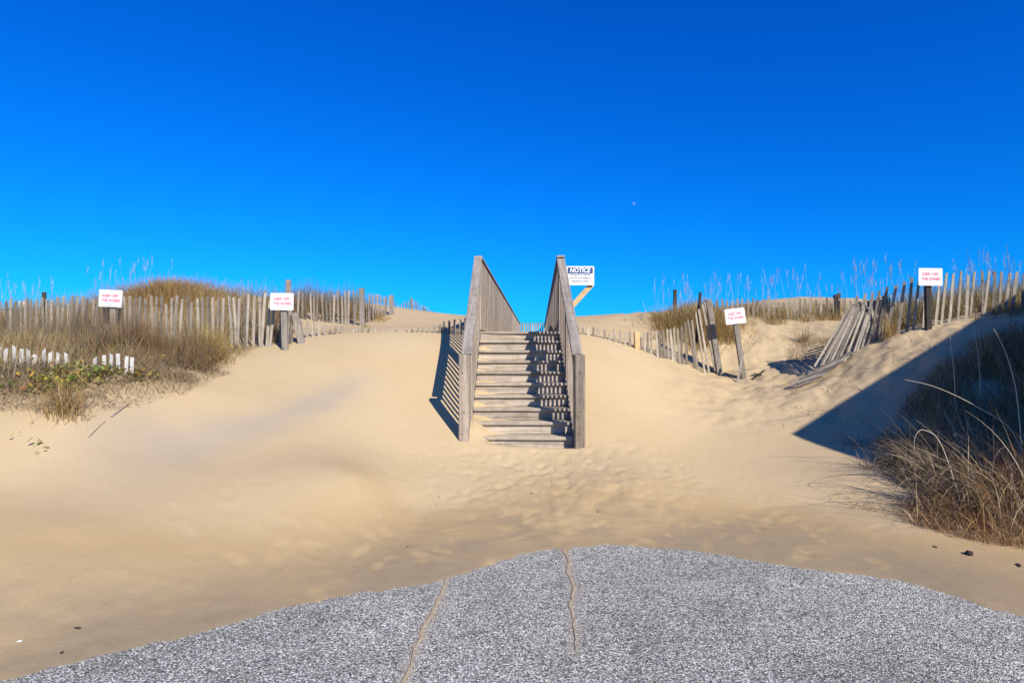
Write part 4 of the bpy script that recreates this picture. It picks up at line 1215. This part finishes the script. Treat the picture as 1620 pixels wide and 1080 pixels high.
def pebble(name, label, px, py, Y, r, mat, cat, sq=(1.6, 1, 0.5)):
    c = P(px, py, Y); z = max(hz(c.x, c.y), 0)
    bm = bmesh.new()
    bmesh.ops.create_icosphere(bm, subdivisions=2, radius=r)
    for v in bm.verts:
        k = 1 + 0.35 * (vnoise(np.array([v.co.x / r * 2 + px]), np.array([v.co.y / r * 2 + v.co.z / r + py]), 3)[0] - 0.5)
        v.co = Vector((v.co.x * sq[0] * k, v.co.y * sq[1] * k, v.co.z * sq[2] * k))
    me = bpy.data.meshes.new(name); bm.to_mesh(me); bm.free(); me.materials.append(mat)
    o = obj(name, me, loc=(c.x, c.y, z + r * sq[2] * 0.5))
    o.rotation_euler = (0, 0, random.uniform(0, 3))
    tag(o, label, cat)
def yg(py): return ground_hit(810, py)[1]
pebble('seaweed_scrap', 'dark scrap lying on damp sand at the far lower left', 123, 990, yg(990) - 0.1, 0.012, M_TWIG, 'debris', (2.2, 0.8, 0.5))
pebble('seaweed_scrap', 'small dark scrap on damp sand nearest the left asphalt edge', 98, 1023, yg(1023) - 0.08, 0.009, M_TWIG, 'debris')
pebble('shell_chip', 'white shell chip on damp sand at the far lower left', 31, 1011, yg(1011) - 0.1, 0.008, M_SHELL, 'shell')
pebble('seaweed_scrap', 'dark clump on sand below the right grass', 1534, 871, 4.72, 0.03, M_TWIG, 'debris', (1.2, 0.9, 0.7))
pebble('seaweed_scrap', 'dark scrap on sand at the right edge', 1612, 897, 4.5, 0.018, M_TWIG, 'debris', (2.4, 0.8, 0.4))
pebble('seaweed_scrap', 'small dark pebble on sand left of the right clump', 1479, 855, 4.9, 0.012, M_TWIG, 'debris')
for (a, b, t) in ((694, 776, 'left of the footprints'), (690, 794, 'left of the footprints, lower one'), (841, 768, 'below the stairs'), (873, 743, 'near the stair foot'), (911, 755, 'right of centre below the stairs'), (645, 897, 'near the left asphalt edge'), (946, 809, 'among footprints on the right')):
    Yp = 6.4 - (b - 770) * 0.011
    pebble('seaweed_scrap', 'tiny dark speck on trodden sand ' + t, a, b, Yp, 0.007, M_TWIG, 'debris')

# ------------------------------------------------------------------ beach house behind the camera: its roof throws the shadow at the right
def house():
    T = P(1252, 685, 7.9); T.z = hz(T.x, T.y)
    A = P(1530, 515, 8.9); A.z = hz(A.x, A.y)
    C = T - LIGHT * (6.6)
    u = Vector((0.346, -0.938, 0)).normalized()
    v = Vector((0.938, 0.346, 0)).normalized()
    pitch = 0.435
    Wd, Ln = 9.6, 12.0
    root = empty('beach_house', (C.x + v.x * Wd / 2 + u.x * Ln / 2, C.y + v.y * Wd / 2 + u.y * Ln / 2, 0))
    tag(root, 'beach house beside the lot, only its roof shadow falls into view', 'house')
    B = Matrix(((v.x, u.x, 0, C.x), (v.y, u.y, 0, C.y), (0, 0, 1, 0), (0, 0, 0, 1)))
    inv = Matrix.Translation(-root.location)
    mw = inv @ B
    M_SID = plain('grey_siding', (0.42, 0.41, 0.38), 0.7, 0.2, 0.08, 3)
    M_RF = plain('dark_shingle', (0.10, 0.095, 0.09), 0.9, 0.1, 0.2, 12)
    M_TRIM = plain('white_trim', (0.75, 0.75, 0.73), 0.6, 0.3, 0.04, 8)
    M_GL = plain('window_glass', (0.04, 0.05, 0.06), 0.08, 0.5, 0.1, 3)
    ez = C.z
    o = 0.45
    def m(name, V, F, mat, parent=root, mm=mw):
        return obj(name, mesh_from(name, V, F, mat), parent, mw=mm if parent is root else Matrix())
    # roof: two slopes with thickness, eave corner at the local origin
    rz = ez + pitch * Wd / 2
    for s in (0, 1):
        x0, x1 = (0, Wd / 2) if s == 0 else (Wd, Wd / 2)
        V = [(x0, 0, ez), (x1, 0, rz), (x1, Ln, rz), (x0, Ln, ez), (x0, 0, ez - 0.18), (x1, 0, rz - 0.18), (x1, Ln, rz - 0.18), (x0, Ln, ez - 0.18)]
        m('roof', V, BOXF, M_RF)
    wz = ez + pitch * o - 0.2
    V = [(o, o, -0.2), (Wd - o, o, -0.2), (Wd - o, Ln - o, -0.2), (o, Ln - o, -0.2), (o, o, wz), (Wd - o, o, wz), (Wd - o, Ln - o, wz), (o, Ln - o, wz), (Wd / 2, o, rz - 0.2), (Wd / 2, Ln - o, rz - 0.2)]
    F = [(0, 1, 5, 8, 4), (1, 2, 6, 5), (2, 3, 7, 9, 6), (3, 0, 4, 7)]
    m('wall', V, F, M_SID)
    for k in range(5):
        yy = 1.8 + k * 2.1
        f = obj('window_frame', box_mesh('window_frame', 0.08, 1.1, 1.4, M_TRIM), root, mw=mw @ Matrix.Translation((o - 0.03, yy, 2.2)))
        obj('window_pane', box_mesh('window_pane', 0.02, 0.9, 1.2, M_GL), f, mw=Matrix.Translation((-0.04, 0, 0)))
    for k in range(3):
        f = obj('window_frame', box_mesh('window_frame', 1.1, 0.08, 1.4, M_TRIM), root, mw=mw @ Matrix.Translation((2.2 + 2.6 * k, o - 0.03, 2.2)))
        obj('window_pane', box_mesh('window_pane', 0.9, 0.02, 1.2, M_GL), f, mw=Matrix.Translation((0, -0.04, 0)))
house()


# ------------------------------------------------------------------ pale daytime moon
def moon():
    m, n, l, b = mat_new('moon_dust')
    ns = noise(n, l, n.new('ShaderNodeTexCoord').outputs['Object'], 0.08, 3, 0.6)
    r = ramp(n, [(0.35, (0.55, 0.58, 0.62)), (0.6, (0.75, 0.78, 0.82))])
    l.new(ns.outputs[0], r.inputs[0]); l.new(r.outputs[0], b.inputs['Base Color'])
    tr = n.new('ShaderNodeBsdfTransparent')
    mx = n.new('ShaderNodeMixShader'); mx.inputs[0].default_value = 0.10
    l.new(tr.outputs[0], mx.inputs[1]); l.new(b.outputs[0], mx.inputs[2])
    l.new(mx.outputs[0], n['Material Output'].inputs['Surface'])
    bm = bmesh.new(); bmesh.ops.create_uvsphere(bm, u_segments=32, v_segments=16, radius=17)
    me = bpy.data.meshes.new('moon'); bm.to_mesh(me); bm.free(); me.materials.append(m)
    me.polygons.foreach_set('use_smooth', [True] * len(me.polygons))
    tag(obj('moon', me, loc=P(1003, 322, 6000)), 'tiny pale daytime moon in the blue sky', 'moon')
moon()
